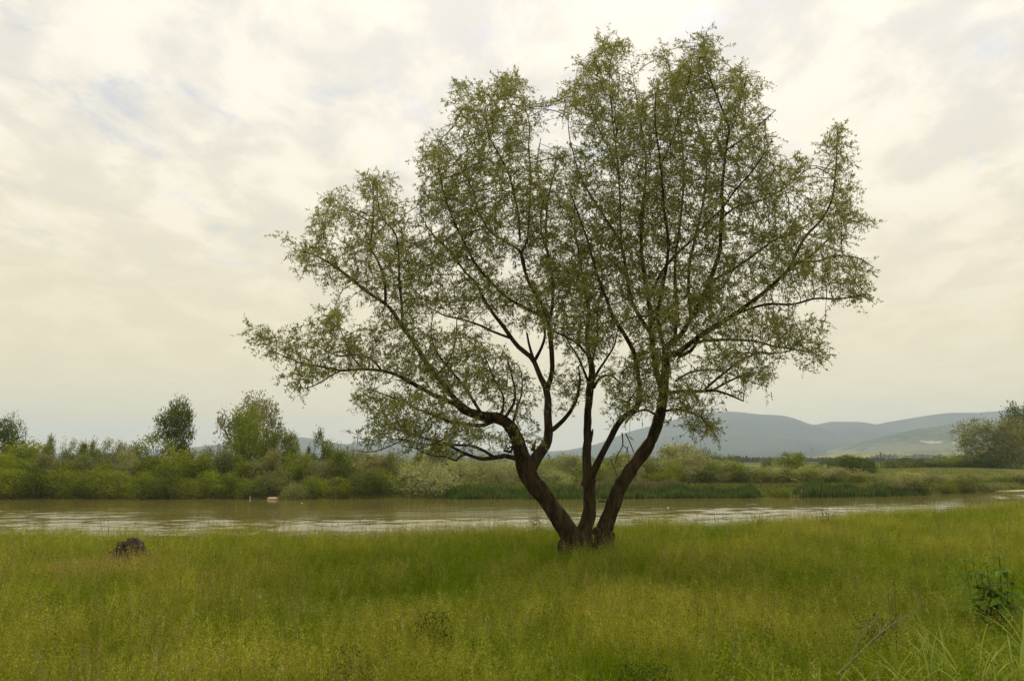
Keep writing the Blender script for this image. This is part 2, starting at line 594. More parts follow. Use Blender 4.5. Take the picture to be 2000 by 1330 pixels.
def make_river():
    xs = np.concatenate([axis([(-380, -56, 18)]), axis([(-56, 66, 0.26)])[1:], axis([(66, 380, 14)])[1:]])
    ys = np.concatenate([axis([(5, 27, 2)]), axis([(27, 84, 0.13)])[1:], axis([(84, 300, 8)])[1:]])
    rg = np.random.default_rng(12)

    def z(Xg, Yg):
        def low(n, l0, l1, squash):
            o = np.zeros_like(Xg)
            for k in range(n):
                lam = rg.uniform(l0, l1); th = rg.uniform(0, 6.28)
                o += np.sin(6.283 * (Xg * math.cos(th) / squash + Yg * math.sin(th)) / lam + rg.uniform(0, 6.28))
            return o / math.sqrt(n / 2)
        h = np.zeros_like(Xg)
        for k in range(46):
            lam = 0.42 * (7.0 ** rg.uniform()); th = math.pi / 2 + rg.normal() * 0.75
            kx, ky = 6.283 / lam * math.cos(th), 6.283 / lam * math.sin(th)
            h += 0.0031 * lam * np.sin(kx * Xg + ky * Yg + rg.uniform(0, 6.28))
        patch = 0.5 + 0.5 * np.clip(0.75 * low(9, 7, 22, 3.4) + 0.5 * low(9, 2.5, 6, 3.0), -1, 1)
        rt = 9.0 * smooth01(Xg, 20, 42)      # past the bend the current runs close to the far shore
        fast = 1 - smooth01(Yg - (shore(Xg) - 62) - rt, 40, 53) * 0.86
        amp = (0.12 + 0.88 * patch ** 1.15) * fast
        inner = smooth01(np.abs(Xg - 5), 62, 54) if False else (np.abs(Xg - 5) < 60).astype(float)
        return WATER_Z + h * amp * inner * (Yg < 83)
    o = grid_obj('river', xs, ys, z, [WATER])
    o['kind'] = 'structure'


make_river()


def hill(name, prof, Yr, Wd, mat, nu=240, nt=46, gully=0.35, seed=1.0, back=0.6, base=-3.0, gs=1 / 420.0):
    us = np.linspace(-700, 2700, nu)
    vs = np.interp(us, [p[0] for p in prof], [p[1] for p in prof])
    # soften the corners of the traced ridge
    k = np.array([0, 1, 2, 1, 0.0]); k /= k.sum()
    vs = np.convolve(np.pad(vs, 2, mode='edge'), k, 'valid')
    ts = np.concatenate([np.linspace(-1, 0, nt), np.linspace(0, back, 12)[1:]])
    V = np.zeros((len(ts), nu, 3))
    for a, (u, v) in enumerate(zip(us, vs)):
        R = pt(u, v, Yr)
        for b, t in enumerate(ts):
            y = Yr + t * Wd
            f = smooth01(1 - abs(t), 0, 1) if t <= 0 else smooth01(1 - t / back * 0.8, 0, 1)
            f = (1 - abs(t)) ** 1.7 if t <= 0 else f
            g = fbm2(R[0] * gs, y * gs, seed, 5)
            amp = gully * 4 * (1 - abs(t)) * abs(t) if t <= 0 else 0
            z = base + (R[2] - base) * max(0.0, f * (1 - amp * abs(g) * 1.3)) + (R[2] - base) * 0.008 * g
            V[b, a] = (R[0], y, z)
    ny, nx = len(ts), nu
    i, j = np.meshgrid(np.arange(ny - 1), np.arange(nx - 1), indexing='ij')
    q = np.stack([i * nx + j, i * nx + j + 1, (i + 1) * nx + j + 1, (i + 1) * nx + j], -1).reshape(-1, 4)
    o = obj(name, mesh_np(name, V.reshape(-1, 3), q, None, [mat], None, True))
    o['kind'] = 'structure'
    return o


hill('mountains', [(-700, 872), (-200, 882), (150, 886), (300, 880), (380, 873), (440, 866), (500, 863), (560, 854), (600, 854), (640, 862), (680, 869), (720, 857),
                   (760, 860), (830, 856), (900, 868), (960, 880), (1040, 884), (1110, 879), (1165, 868), (1230, 842), (1290, 827), (1345, 812), (1400, 803), (1440, 804),
                   (1480, 809), (1530, 811), (1560, 819), (1590, 832), (1620, 823), (1650, 823), (1690, 824), (1714, 830), (1745, 822), (1800, 813), (1850, 806), (1900, 806),
                   (1950, 803), (2000, 795), (2150, 785), (2400, 800), (2700, 820)], 3700, 1700, mat_forest_hill(), nu=300, seed=2.3, gully=0.5)
hill('wooded_hills', [(-700, 905), (1500, 905), (1570, 902), (1630, 893), (1680, 872), (1720, 858), (1760, 846), (1800, 837), (1850, 830), (1900, 824), (1960, 820), (2000, 816), (2150, 808), (2400, 815), (2700, 830)],
     2300, 1000, mat_mixed_hill(), nu=220, seed=5.1, gully=0.45, gs=1 / 260.0)
hill('field_hills', [(-700, 907), (1250, 906), (1400, 900), (1500, 904), (1570, 899), (1620, 890), (1670, 882), (1720, 884), (1790, 886), (1850, 883), (1900, 880), (2000, 881), (2200, 876), (2700, 880)],
     1100, 420, mat_field_hill(), nu=260, nt=30, seed=9.4, gully=0.18, gs=1 / 120.0)

def on_hill(o, u, v):
    """the spot of hill o that is seen at photograph pixel (u, v)"""
    d = Vector(pt(u, v, 100.0)) - Vector((0, 0, EYE))
    ok, loc, nor, _ = o.ray_cast(Vector((0, 0, EYE)), d.normalized())
    return (np.array(loc), np.array(nor)) if ok else (pt(u, v, 1800.0), np.array((0, -1.0, 0)))


# ochre quarry scar on the wooded hillside
def quarry():
    hl = bpy.data.objects['wooded_hills']
    P = []
    for (u0, u1, va, vb, n) in ((1797, 1842, 857, 867, 16),):
        for k in range(n):
            t = k / (n - 1); u = u0 + (u1 - u0) * t
            mid = va + 2 + (vb - va - 3) * (0.35 + 0.35 * math.sin(t * 2.6)) + 1.2 * mnoise.noise(Vector((t * 5, 2, 0)))
            hw = (0.6 + 3.3 * math.sin(math.pi * t) ** 0.8) * (0.8 + 0.5 * mnoise.noise(Vector((t * 7, 0, 3))))
            for w in (-1, -0.3, 0.4, 1):
                q, nr = on_hill(hl, u, mid + hw * w)
                P.append(q + nr * (1.6 if abs(w) < 1 else -1.0))
    q = [(k * 4 + j, (k + 1) * 4 + j, (k + 1) * 4 + j + 1, k * 4 + j + 1) for k in range(15) for j in range(3)]
    o = obj('quarry_face', mesh_np('quarry_face', P, q, None, [mat_flat('ochre_earth', (0.33, 0.255, 0.125), 0.95, 0.5, 0.12, 0.5, 2.0)]))
    o['kind'] = 'structure'


quarry()

# sand spit where the far shore meets the water at the right
def sandbar():
    us = np.linspace(1905, 2080, 40)
    v = []
    for k, u in enumerate(us):
        Y = np.interp(u, [1905, 2000, 2080], [75.5, 77.6, 84])
        x = X(u, Y)
        w = 0.8 + 0.9 * (k / 39) + 0.25 * math.sin(k * 0.9)
        for d, h in ((-w, -0.12), (-w * 0.5, 0.02), (0, 0.04), (w, 0.03), (w * 2, -0.1)):
            v.append((x, Y + d, WATER_Z + h + 0.01 * math.sin(k * 2.1 + d)))
    q = [(k * 5 + j, (k + 1) * 5 + j, (k + 1) * 5 + j + 1, k * 5 + j + 1) for k in range(39) for j in range(4)]
    o = obj('sandbar', mesh_np('sandbar', v, q, None, [mat_flat('pale_sand', (0.33, 0.28, 0.18), 0.95, 0.2, 3)], None, True))
    o['kind'] = 'structure'


sandbar()

# ------------------------------------------------------------------ haze: one closed box of even, pale air
def haze():
    x0, x1, y0, y1, z0, z1 = -6400, 6400, -400, 6400, -4.0, 265.0
    v = [(x, y, z) for z in (z0, z1) for y in (y0, y1) for x in (x0, x1)]
    q = [(0, 2, 3, 1), (4, 5, 7, 6), (0, 1, 5, 4), (2, 6, 7, 3), (0, 4, 6, 2), (1, 3, 7, 5)]
    m = bpy.data.materials.new('haze'); m.use_nodes = True
    nt = m.node_tree; nt.nodes.clear()
    out = nt.nodes.new('ShaderNodeOutputMaterial')
    pv = nt.nodes.new('ShaderNodeVolumePrincipled')
    pv.inputs['Color'].default_value = (0.74, 0.87, 1.0, 1)
    pv.inputs['Density'].default_value = 0.00022
    pv.inputs['Anisotropy'].default_value = 0.2
    nt.links.new(pv.outputs[0], out.inputs['Volume'])
    o = obj('haze', mesh_np('haze', v, q, None, [m]))
    o['kind'] = 'stuff'


haze()

# ------------------------------------------------------------------ far bank trees and bushes
def bank_plant_meshes(seed, lobes, n_leaves, leaf, aspect=2.0, droop=0.0, up=0.2, stems=3, trunk_h=0.25, spread=1.0):
    """unit-size plant (height 1, width 1): crown of leaf faces round limbs, and the wood that carries them.
    lobes: (cx, cz, rx, rz, weight); the depth of a lobe follows its place"""
    rg = np.random.default_rng(seed)
    P, D = [], []
    lob3 = []
    for cx, cz, rx, rz, w in lobes:
        k = max(1, int(round(w * 3)))
        for j in range(k):
            cy = rg.uniform(-1, 1) * math.sqrt(max(0.02, 0.25 - cx * cx)) * 0.85
            lob3.append((cx + rg.normal() * rx * 0.25, cy, cz + rg.normal() * rz * 0.22, rx * rg.uniform(0.7, 1.1), rx * rg.uniform(0.7, 1.1), rz * rg.uniform(0.7, 1.1)))
    # small clumps spread over every lobe
    clumps = []
    for (cx, cy, cz, rx, ry, rz) in lob3:
        nc = int(26 * (rx * rz / 0.04) ** 0.6) + 6
        d = unit(rg.normal(size=(nc, 3)))
        rad = rg.uniform(0.35, 1.0, (nc, 1)) ** 0.6
        c = np.array((cx, cy, cz)) + d * rad * np.array((rx, ry, rz))
        clumps.append(np.concatenate([c, d], 1))
    C = np.concatenate(clumps)
    C = C[C[:, 2] > 0.01]
    idx = rg.integers(0, len(C), n_leaves)
    cs = rg.uniform(0.35, 1.0, (len(C), 1))
    pos = C[idx, :3] + rg.normal(size=(n_leaves, 3)) * leaf * 1.5 * cs[idx]
    pos[:, 2] = np.maximum(pos[:, 2], 0.005)
    direc = unit(C[idx, 3:] * 0.5 + rg.normal(size=(n_leaves, 3)) * 0.75 + np.array((0, 0, up - droop)))
    ln = leaf * rg.uniform(0.6, 1.25, n_leaves)
    v, q = leaf_quads(pos, direc, ln, ln / aspect, rg, 0.08, unit(C[idx, 3:] + np.array((0, 0, 0.35))))
    rnd = np.clip(rg.normal(0.5, 0.2, len(C))[idx] + rg.normal(0, 0.16, n_leaves), 0, 1)
    crown = mesh_np('crown', v, q, None, [FAR_LEAF], {'rnd': ('FLOAT', rnd)})
    g = Geo()
    base = np.array((0.0, 0.0, -0.05))
    for s in range(stems):
        off = rg.normal(size=3) * np.array((0.05, 0.05, 0)) * (stems > 1) * spread
        target = np.array(lob3[s % len(lob3)][:3]) if stems > 1 else np.array((rg.normal() * 0.03, 0, 0.8))
        mid = (base + off) * 0.5 + target * 0.5 + np.array((0, 0, 0.06))
        Pc = catmull([base + off, base + off + np.array((0, 0, trunk_h * 0.5)), mid, target], 4)
        g.add(*tube(Pc, np.linspace(0.022 if stems > 1 else 0.030, 0.005, len(Pc)), 5))
        for k in range(5):
            l2 = lob3[rg.integers(len(lob3))]
            a = Pc[rg.integers(len(Pc) // 3, len(Pc))]
            b = np.array(l2[:3]) + rg.normal(size=3) * 0.04
            Pb = catmull([a, (a + b) / 2 + np.array((0, 0, 0.03)), b], 3)
            g.add(*tube(Pb, np.linspace(0.009, 0.003, len(Pb)), 4))
    return crown, g.mesh('trunk', [FAR_BARK], True)


ROUND = [(0, .45, .36, .40, 1.2), (-.25, .35, .24, .30, 1), (.26, .38, .24, .32, 1), (0.02, .75, .24, .22, 1), (-.12, .62, .22, .25, .7), (.16, .6, .22, .25, .7), (0, .15, .42, .16, 1)]
TALLBUSH = [(0, .3, .40, .30, 1.3), (-.18, .55, .22, .28, 1), (.2, .5, .22, .3, 1), (-.05, .82, .12, .18, .7), (.16, .74, .10, .16, .7), (-.26, .72, .09, .14, .7), (.3, .66, .08, .14, .6), (0, .1, .45, .14, 1)]
SPIRE = [(0, .15, .36, .16, 1), (0, .35, .38, .2, 1.3), (.05, .55, .34, .18, 1.2), (-.06, .72, .28, .15, 1), (.02, .86, .17, .12, .8), (0, .95, .08, .06, .6)]
LOOSE = [(-.3, .55, .17, .17, 1), (-.1, .78, .19, .17, 1.2), (.14, .82, .19, .15, 1.2), (.34, .62, .15, .18, 1), (.05, .58, .24, .2, 1.2), (-.38, .72, .10, .09, .7), (.38, .42, .1, .12, .7), (-.2, .36, .15, .12, .7), (.16, .36, .18, .13, .8)]
STACKED = [(.02, .88, .30, .09, 1.3), (-.2, .74, .26, .08, 1.2), (.22, .78, .22, .10, 1.2), (-.22, .58, .27, .08, 1.2), (.16, .60, .28, .09, 1.3), (.05, .44, .25, .09, 1.1), (.26, .38, .24, .08, 1.1), (.12, .24, .22, .10, 1), (-.05, .68, .2, .12, 1), (.36, .3, .14, .06, .8)]
UPRIGHT = [(0, .2, .40, .2, 1.1), (-.12, .45, .30, .22, 1.2), (.14, .5, .28, .22, 1.2), (0, .75, .27, .2, 1.2), (-.16, .7, .16, .15, .8), (.14, .86, .14, .12, .8), (-.04, .93, .10, .07, .6)]

KINDS = {}
for kname, args in {
    'round': [(21, ROUND, 3400, 0.050, 2.2), (22, ROUND, 3400, 0.050, 2.2), (23, ROUND, 3400, 0.046, 2.4)],
    'tallbush': [(31, TALLBUSH, 3400, 0.048, 2.2), (32, TALLBUSH, 3400, 0.048, 2.2), (33, TALLBUSH, 3400, 0.05, 2.2)],
    'spire': [(41, SPIRE, 5200, 0.050, 2.0), (42, SPIRE, 5200, 0.050, 2.0)],
    'loose': [(51, LOOSE, 9000, 0.030, 1.8), (52, LOOSE, 7000, 0.034, 1.8)],
    'stacked': [(61, STACKED, 9000, 0.042, 2.2)],
    'biground': [(81, ROUND, 16000, 0.034, 2.0), (82, ROUND, 16000, 0.034, 2.0)],
    'upright': [(71, UPRIGHT, 6000, 0.046, 2.0), (72, UPRIGHT, 6000, 0.046, 2.0)],
}.items():
    KINDS[kname] = [bank_plant_meshes(*a, stems=(1 if kname in ('spire', 'stacked', 'upright') else 3), up=(0.5 if kname in ('stacked', 'spire', 'tallbush', 'upright') else 0.2)) for a in args]

BR = (0.200, 0.235, 0.018)      # bright yellow green
MG = (0.165, 0.195, 0.018)      # mid green
DG = (0.095, 0.118, 0.014)      # dark green
SV = (0.285, 0.295, 0.110)      # silvery willow
GG = (0.185, 0.195, 0.066)      # grey green
TINT = {'BR': (BR, 'bright yellow-green'), 'MG': (MG, 'mid-green'), 'DG': (DG, 'dark green'), 'SV': (SV, 'silvery'), 'GG': (GG, 'grey-green')}

# (u, top v, width px, metres behind the shoreline, mesh, tint, own label or None, tree?)
BANK = [
    (6, 812, 62, 15, 'loose', 'DG', 'dark ragged tree cut off by the left picture edge beyond the river', 1),
    (38, 862, 104, 9, 'biground', 'MG', 'broad mid-green tree in front of the dark ragged one', 1),
    (92, 858, 34, 11, 'spire', 'MG', 'spiky green treetop just right of the broad mid-green tree', 1),
    (114, 870, 40, 12, 'round', 'GG', None, 1), (143, 865, 36, 12, 'upright', 'MG', None, 1), (164, 871, 30, 12, 'spire', 'MG', None, 1),
    (184, 868, 30, 11, 'spire', 'MG', None, 1), (212, 864, 52, 12, 'upright', 'GG', None, 1), (240, 874, 50, 13, 'round', 'GG', None, 1), (262, 872, 40, 12, 'upright', 'GG', None, 1),
    (300, 849, 78, 8, 'tallbush', 'MG', 'leafy green tree leaning against the tall dark tree', 1),
    (341, 787, 62, 13, 'stacked', 'DG', 'tall dark tree with layered crown standing over the far bank', 1),
    (352, 880, 90, 6, 'round', 'BR', 'rounded olive-green bush at the foot of the tall dark tree', 0),
    (405, 867, 44, 14, 'round', 'GG', 'small pale round tree beside the power pylon', 1),
    (490, 776, 106, 17, 'loose', 'GG', 'widest tree of the far bank with airy grey-green crown', 1),
    (484, 806, 74, 10, 'upright', 'BR', 'bright green tree standing in front of the airy grey-green crown', 1),
    (522, 846, 42, 9, 'upright', 'MG', 'green tree pressed against the right side of the bright green one', 1),
    (567, 847, 46, 9, 'upright', 'MG', 'slim green tree with blue mountain on both sides', 1),
    (608, 877, 24, 10, 'spire', 'DG', 'thin dark little tree between the two slim trees', 1),
    (632, 847, 38, 9, 'spire', 'MG', 'narrow pointed green tree right of the slim one', 1),
    (658, 869, 44, 9, 'round', 'MG', 'rounded tree touching the narrow pointed tree', 1),
    (690, 880, 40, 9, 'upright', 'GG', None, 1),
    (850, 868, 74, 14, 'loose', 'SV', 'pale feathery tree behind the silvery bushes and low willow twigs', 1),
    # second row
    (10, 900, 80, 5, 'round', 'MG', None, 0), (66, 893, 70, 5, 'tallbush', 'MG', None, 0), (120, 900, 74, 6, 'round', 'DG', None, 0), (170, 896, 72, 6, 'tallbush', 'GG', None, 0),
    (222, 893, 66, 6, 'round', 'GG', None, 0), (268, 905, 66, 6, 'round', 'GG', None, 0), (405, 898, 66, 6, 'round', 'MG', None, 0), (448, 896, 66, 6, 'tallbush', 'DG', None, 0),
    (505, 893, 84, 5, 'round', 'GG', None, 0), (552, 905, 70, 6, 'round', 'MG', None, 0), (598, 903, 62, 6, 'round', 'DG', None, 0), (646, 893, 64, 6, 'round', 'GG', None, 0),
    (690, 897, 66, 6, 'tallbush', 'GG', None, 0), (735, 893, 66, 7, 'round', 'MG', None, 0), (780, 897, 66, 8, 'tallbush', 'MG', None, 0), (815, 893, 60, 9, 'round', 'SV', None, 0),
    # spiky young growth between the rows
    (18, 896, 40, 4.2, 'upright', 'BR', None, 0), (50, 902, 36, 4.2, 'spire', 'MG', None, 0), (96, 889, 38, 4.6, 'upright', 'GG', None, 0), (136, 892, 36, 4.4, 'tallbush', 'MG', None, 0), (160, 884, 34, 5, 'upright', 'GG', None, 0),
    (206, 897, 36, 4.2, 'spire', 'BR', None, 0), (250, 888, 38, 5, 'upright', 'SV', None, 0), (288, 890, 40, 4.6, 'upright', 'MG', None, 0), (318, 902, 40, 4.2, 'tallbush', 'BR', None, 0), (378, 892, 42, 4.6, 'upright', 'MG', None, 0),
    (436, 886, 40, 5, 'upright', 'GG', None, 0), (470, 897, 40, 4.4, 'spire', 'MG', None, 0), (530, 888, 40, 5, 'upright', 'GG', None, 0), (585, 892, 38, 4.6, 'upright', 'BR', None, 0), (622, 898, 36, 4.2, 'tallbush', 'GG', None, 0),
    (670, 886, 40, 5, 'upright', 'MG', None, 0), (718, 892, 42, 4.6, 'upright', 'SV', None, 0), (762, 888, 42, 5, 'upright', 'GG', None, 0), (800, 902, 40, 4.6, 'round', 'SV', None, 0),
    # more of the silvery thicket right of the willow
    (1250, 892, 60, 12, 'upright', 'SV', None, 0), (1306, 900, 56, 11, 'tallbush', 'SV', None, 0), (1350, 902, 60, 10, 'round', 'GG', None, 0), (1396, 906, 58, 11, 'upright', 'SV', None, 0), (1432, 910, 54, 10, 'round', 'MG', None, 0),
    (1478, 914, 46, 9, 'round', 'SV', None, 0), (1524, 912, 48, 9, 'tallbush', 'SV', None, 0), (1572, 913, 46, 10, 'round', 'SV', None, 0), (1618, 916, 44, 10, 'tallbush', 'SV', None, 0), (1662, 922, 46, 9, 'round', 'SV', None, 0), (1704, 924, 44, 10, 'round', 'SV', None, 0),
    (1768, 931, 40, 6, 'round', 'SV', None, 0), (1830, 936, 36, 6, 'round', 'SV', None, 0), (1905, 938, 34, 5, 'round', 'GG', None, 0), (1955, 940, 34, 4.5, 'round', 'MG', None, 0),
    (1800, 894, 44, 54, 'round', 'DG', None, 0), (1854, 892, 44, 54, 'round', 'MG', None, 0), (1912, 892, 50, 50, 'round', 'DG', None, 0),
    (1262, 903, 44, 9, 'round', 'DG', None, 0), (1318, 905, 40, 8.5, 'round', 'MG', None, 0), (1388, 914, 42, 8, 'round', 'DG', None, 0), (1446, 922, 40, 7, 'round', 'DG', None, 0), (1488, 924, 38, 7, 'round', 'MG', None, 0),
    (1534, 924, 36, 7, 'round', 'DG', None, 0), (1582, 926, 38, 7.5, 'round', 'MG', None, 0), (1630, 930, 36, 7.5, 'round', 'DG', None, 0), (1676, 934, 36, 7.5, 'round', 'MG', None, 0),
    # front row at the waterline
    (-10, 918, 64, 2, 'tallbush', 'MG', None, 0), (28, 912, 66, 2.3, 'tallbush', 'BR', None, 0), (74, 916, 58, 2, 'round', 'DG', None, 0), (112, 908, 60, 2.4, 'tallbush', 'BR', None, 0),
    (152, 918, 54, 2, 'round', 'MG', None, 0), (190, 914, 56, 2.2, 'tallbush', 'MG', None, 0), (226, 915, 62, 2.2, 'tallbush', 'BR', None, 0), (285, 922, 62, 1.8, 'round', 'MG', None, 0),
    (336, 922, 62, 1.8, 'round', 'DG', None, 0), (385, 930, 56, 1.6, 'round', 'MG', None, 0), (422, 914, 58, 2.4, 'tallbush', 'BR', None, 0), (454, 928, 40, 2, 'round', 'DG', None, 0),
    (489, 932, 44, 1.8, 'tallbush', 'BR', None, 0), (528, 922, 64, 2.5, 'round', 'GG', None, 0), (577, 944, 46, 0.8, 'round', 'GG', None, 0), (612, 928, 50, 2, 'round', 'MG', None, 0),
    (655, 930, 62, 1.8, 'tallbush', 'BR', None, 0), (706, 918, 66, 2.4, 'round', 'DG', None, 0), (748, 920, 54, 2.8, 'round', 'MG', None, 0), (786, 926, 44, 3.5, 'round', 'DG', None, 0),
    (838, 903, 88, 2.6, 'round', 'SV', 'large silvery willow bush whose skirt touches the water beside the reeds', 0),
    # behind the reeds, seen between the willow's stems
    (895, 899, 76, 8, 'round', 'SV', None, 0), (945, 893, 80, 10, 'round', 'SV', None, 0), (975, 912, 60, 6, 'round', 'GG', None, 0), (1000, 898, 70, 10, 'round', 'SV', None, 0),
    (1046, 905, 60, 8, 'round', 'GG', None, 0), (1090, 889, 70, 14, 'round', 'MG', None, 0), (1125, 894, 66, 12, 'upright', 'SV', None, 0), (1085, 915, 60, 7, 'round', 'SV', None, 0),
    (1160, 905, 60, 9, 'round', 'MG', None, 0), (1192, 912, 62, 8, 'round', 'GG', None, 0), (1212, 886, 66, 16, 'loose', 'MG', None, 1), (1240, 915, 50, 7, 'round', 'SV', None, 0),
    # right of the willow
    (1282, 884, 70, 16, 'round', 'MG', None, 1), (1335, 876, 92, 14, 'upright', 'SV', 'tallest silvery bush right of the willow, against the blue mountain', 0),
    (1372, 884, 56, 16, 'round', 'DG', None, 0), (1405, 894, 62, 14, 'round', 'MG', None, 0), (1328, 912, 66, 9, 'round', 'SV', None, 0), (1284, 925, 60, 8, 'round', 'BR', None, 0),
    (1368, 916, 60, 9, 'round', 'SV', None, 0), (1412, 922, 60, 8, 'round', 'GG', None, 0), (1455, 920, 70, 8, 'round', 'GG', None, 0),
    (1498, 893, 22, 20, 'loose', 'GG', 'thin half-bare small tree standing above the low bushes', 1),
    (1540, 885, 62, 22, 'upright', 'MG', 'rounded pale green tree rising above the low silvery bushes', 1),
    (1502, 922, 66, 8, 'round', 'SV', None, 0), (1548, 920, 76, 9, 'round', 'SV', None, 0), (1528, 951, 34, 1.4, 'round', 'MG', 'small low bush at the waterline between two reed beds', 0),
    (1596, 921, 72, 10, 'round', 'SV', None, 0), (1640, 926, 66, 10, 'round', 'SV', None, 0), (1684, 930, 62, 10, 'round', 'GG', None, 0), (1722, 930, 56, 11, 'round', 'SV', None, 0),
    (1660, 890, 84, 34, 'biground', 'DG', 'dark dome-shaped bush beside the lone wooden pole', 0),
    (1742, 902, 40, 46, 'round', 'DG', None, 0), (1776, 900, 36, 50, 'tallbush', 'DG', None, 0), (1812, 900, 46, 52, 'round', 'MG', None, 0), (1838, 896, 56, 52, 'round', 'DG', None, 0),
    (1872, 898, 52, 50, 'round', 'MG', None, 0), (1892, 889, 50, 50, 'tallbush', 'DG', None, 0),
    (1945, 817, 104, 46, 'biground', 'GG', 'big round grey-green tree on the grassy rise', 1),
    (1992, 797, 70, 60, 'upright', 'DG', 'dark tall tree behind the big round grey-green tree', 1),
    (1930, 893, 60, 44, 'round', 'DG', None, 0), (2030, 830, 90, 52, 'biground', 'MG', 'green tree at the picture edge past the grassy rise', 1),
    (1752, 940, 60, 3, 'round', 'GG', None, 0), (1788, 942, 46, 2.4, 'round', 'DG', None, 0), (1812, 936, 44, 5, 'round', 'GG', None, 0), (1846, 946, 32, 2.4, 'round', 'MG', None, 0),
    (1882, 941, 44, 2.4, 'round', 'DG', None, 0), (1930, 944, 34, 3, 'round', 'GG', None, 0), (1996, 930, 62, 4, 'round', 'GG', None, 0),
]


def landmark(u):
    for lim, s in ((115, 'below the leftmost ragged tree'), (275, 'between ragged tree and layered dark tree'), (395, 'below the tall dark layered tree'), (545, 'below the airy wide tree'),
                   (700, 'below the slim pointed trees'), (870, "beneath the willow's low branches"), (1060, "behind the willow's leftmost stem"), (1260, "between the willow's stems"),
                   (1430, "just right of the willow's stems"), (1590, 'around the thin half-bare tree'), (1735, 'left of the wooden pole'), (1910, 'right of the wooden pole'), (3000, 'below the big round grey tree')):
        if u < lim: return s


ORD = ['', 'first', 'second', 'third', 'fourth', 'fifth', 'sixth', 'seventh', 'eighth', 'ninth', 'tenth']


def build_bank():
    rg = random.Random(3)
    classes = {}
    for e in sorted(BANK):
        if e[6] is None:
            key = (TINT[e[5]][1], 'tree' if e[7] else 'bush', 'at the waterline' if e[3] < 4 else 'set back', landmark(e[0]))
            classes.setdefault(key, []).append(e)
    used = {}
    for e in sorted(BANK, key=lambda t: t[0]):
        u, vt, wpx, dback, kind, tint, label, tree = e
        water = dback < 4
        if dback < 3.2: dback -= 1.9
        if not tree: vt += rg.uniform(-7, 4) if label is None else 0
        if u > 1740 and dback < 7 and label is None: vt -= 6; wpx *= 1.15
        if 1230 < u < 1440 and not water: vt -= 7
        if 1440 < u < 1735 and not water and label is None: vt -= 7
        Y = float(shore(X(u, 65.0))) + dback
        Y = float(shore(X(u, Y))) + dback
        x = X(u, Y)
        z0 = float(gz(x, Y)) - 0.05
        zt = pt(u, vt, Y)[2]
        h = zt - z0
        w = wpx / F * Y
        i = used.get(kind, 0); used[kind] = i + 1
        crown, wood = KINDS[kind][i % len(KINDS[kind])]
        name = ('bank_tree' if tree else 'bank_bush')
        o = empty(name, (x, Y, z0), rg.uniform(-0.5, 0.5) if kind == 'stacked' else rg.uniform(0, 6.28))
        if kind in ('stacked', 'loose'): o.rotation_euler[2] = rg.uniform(-0.3, 0.3)
        k = 1.32 if kind == 'biground' else 1.1 if kind in ('spire', 'stacked', 'loose') or tree else 1.28
        o.scale = (w * k, w * k, h * 1.03)
        c = obj('crown', crown, o)
        col = TINT[tint][0]
        f = rg.uniform(0.86, 1.16)
        c.color = (col[0] * f * rg.uniform(.94, 1.06), col[1] * f, col[2] * f * rg.uniform(.85, 1.15), 1)
        obj('trunk' if tree else 'stems', wood, o)
        if label is None:
            key = (TINT[tint][1], 'tree' if tree else 'bush', 'at the waterline' if water else 'set back', landmark(u))
            lst = classes[key]
            if len(lst) == 1: label = f'{key[0]} {key[1]} {key[2]} {key[3]}'
            else: label = f'{ORD[lst.index(e) + 1]} {key[0]} {key[1]} from the left, {key[2]} {key[3]}'
        tag(o, label, 'tree' if tree else 'bush', 'trees on the far bank' if tree else 'bushes on the far bank')


build_bank()


# distant woods on the valley floor: a far-off mass nobody could count
def distant_woods():
    rg = np.random.default_rng(8)
    P = []
    for (u0, u1, v, Y, n, h) in ((1440, 1620, 901, 620, 120, 2.6), (1560, 1900, 897, 760, 200, 3), (1600, 1900, 903, 520, 130, 2), (1380, 1480, 903, 480, 60, 2.6), (1700, 1880, 889, 930, 60, 3), (1150, 1400, 898, 800, 120, 4), (600, 1000, 895, 700, 120, 4)):
        for k in range(n):
            Yk = Y * (1 + rg.normal() * 0.03); u = rg.uniform(u0, u1)
            x = X(u, Yk)
            z = max(-1.0, pt(u, v, Yk)[2] - h) if Yk > 650 else float(gz(x, Yk))
            hh = h * rg.uniform(0.6, 1.3)
            m = 26
            d = unit(rg.normal(size=(m, 3)))
            P.append(np.concatenate([np.array((x, Yk, z + hh * 0.5)) + d * np.array((hh * .6, hh * .6, hh * .5)), d], 1))
    P = np.concatenate(P)
    v, q = leaf_quads(P[:, :3], unit(P[:, 3:] + rg.normal(size=(len(P), 3))), 1.5 * rg.uniform(.6, 1.2, len(P)), 1.1, rg)
    o = obj('distant_woods', mesh_np('distant_woods', v, q, None, [FAR_LEAF], {'rnd': ('FLOAT', rg.uniform(0, 1, len(P)))}))
    o.color = (0.045, 0.062, 0.022, 1)
    o['kind'] = 'stuff'


distant_woods()


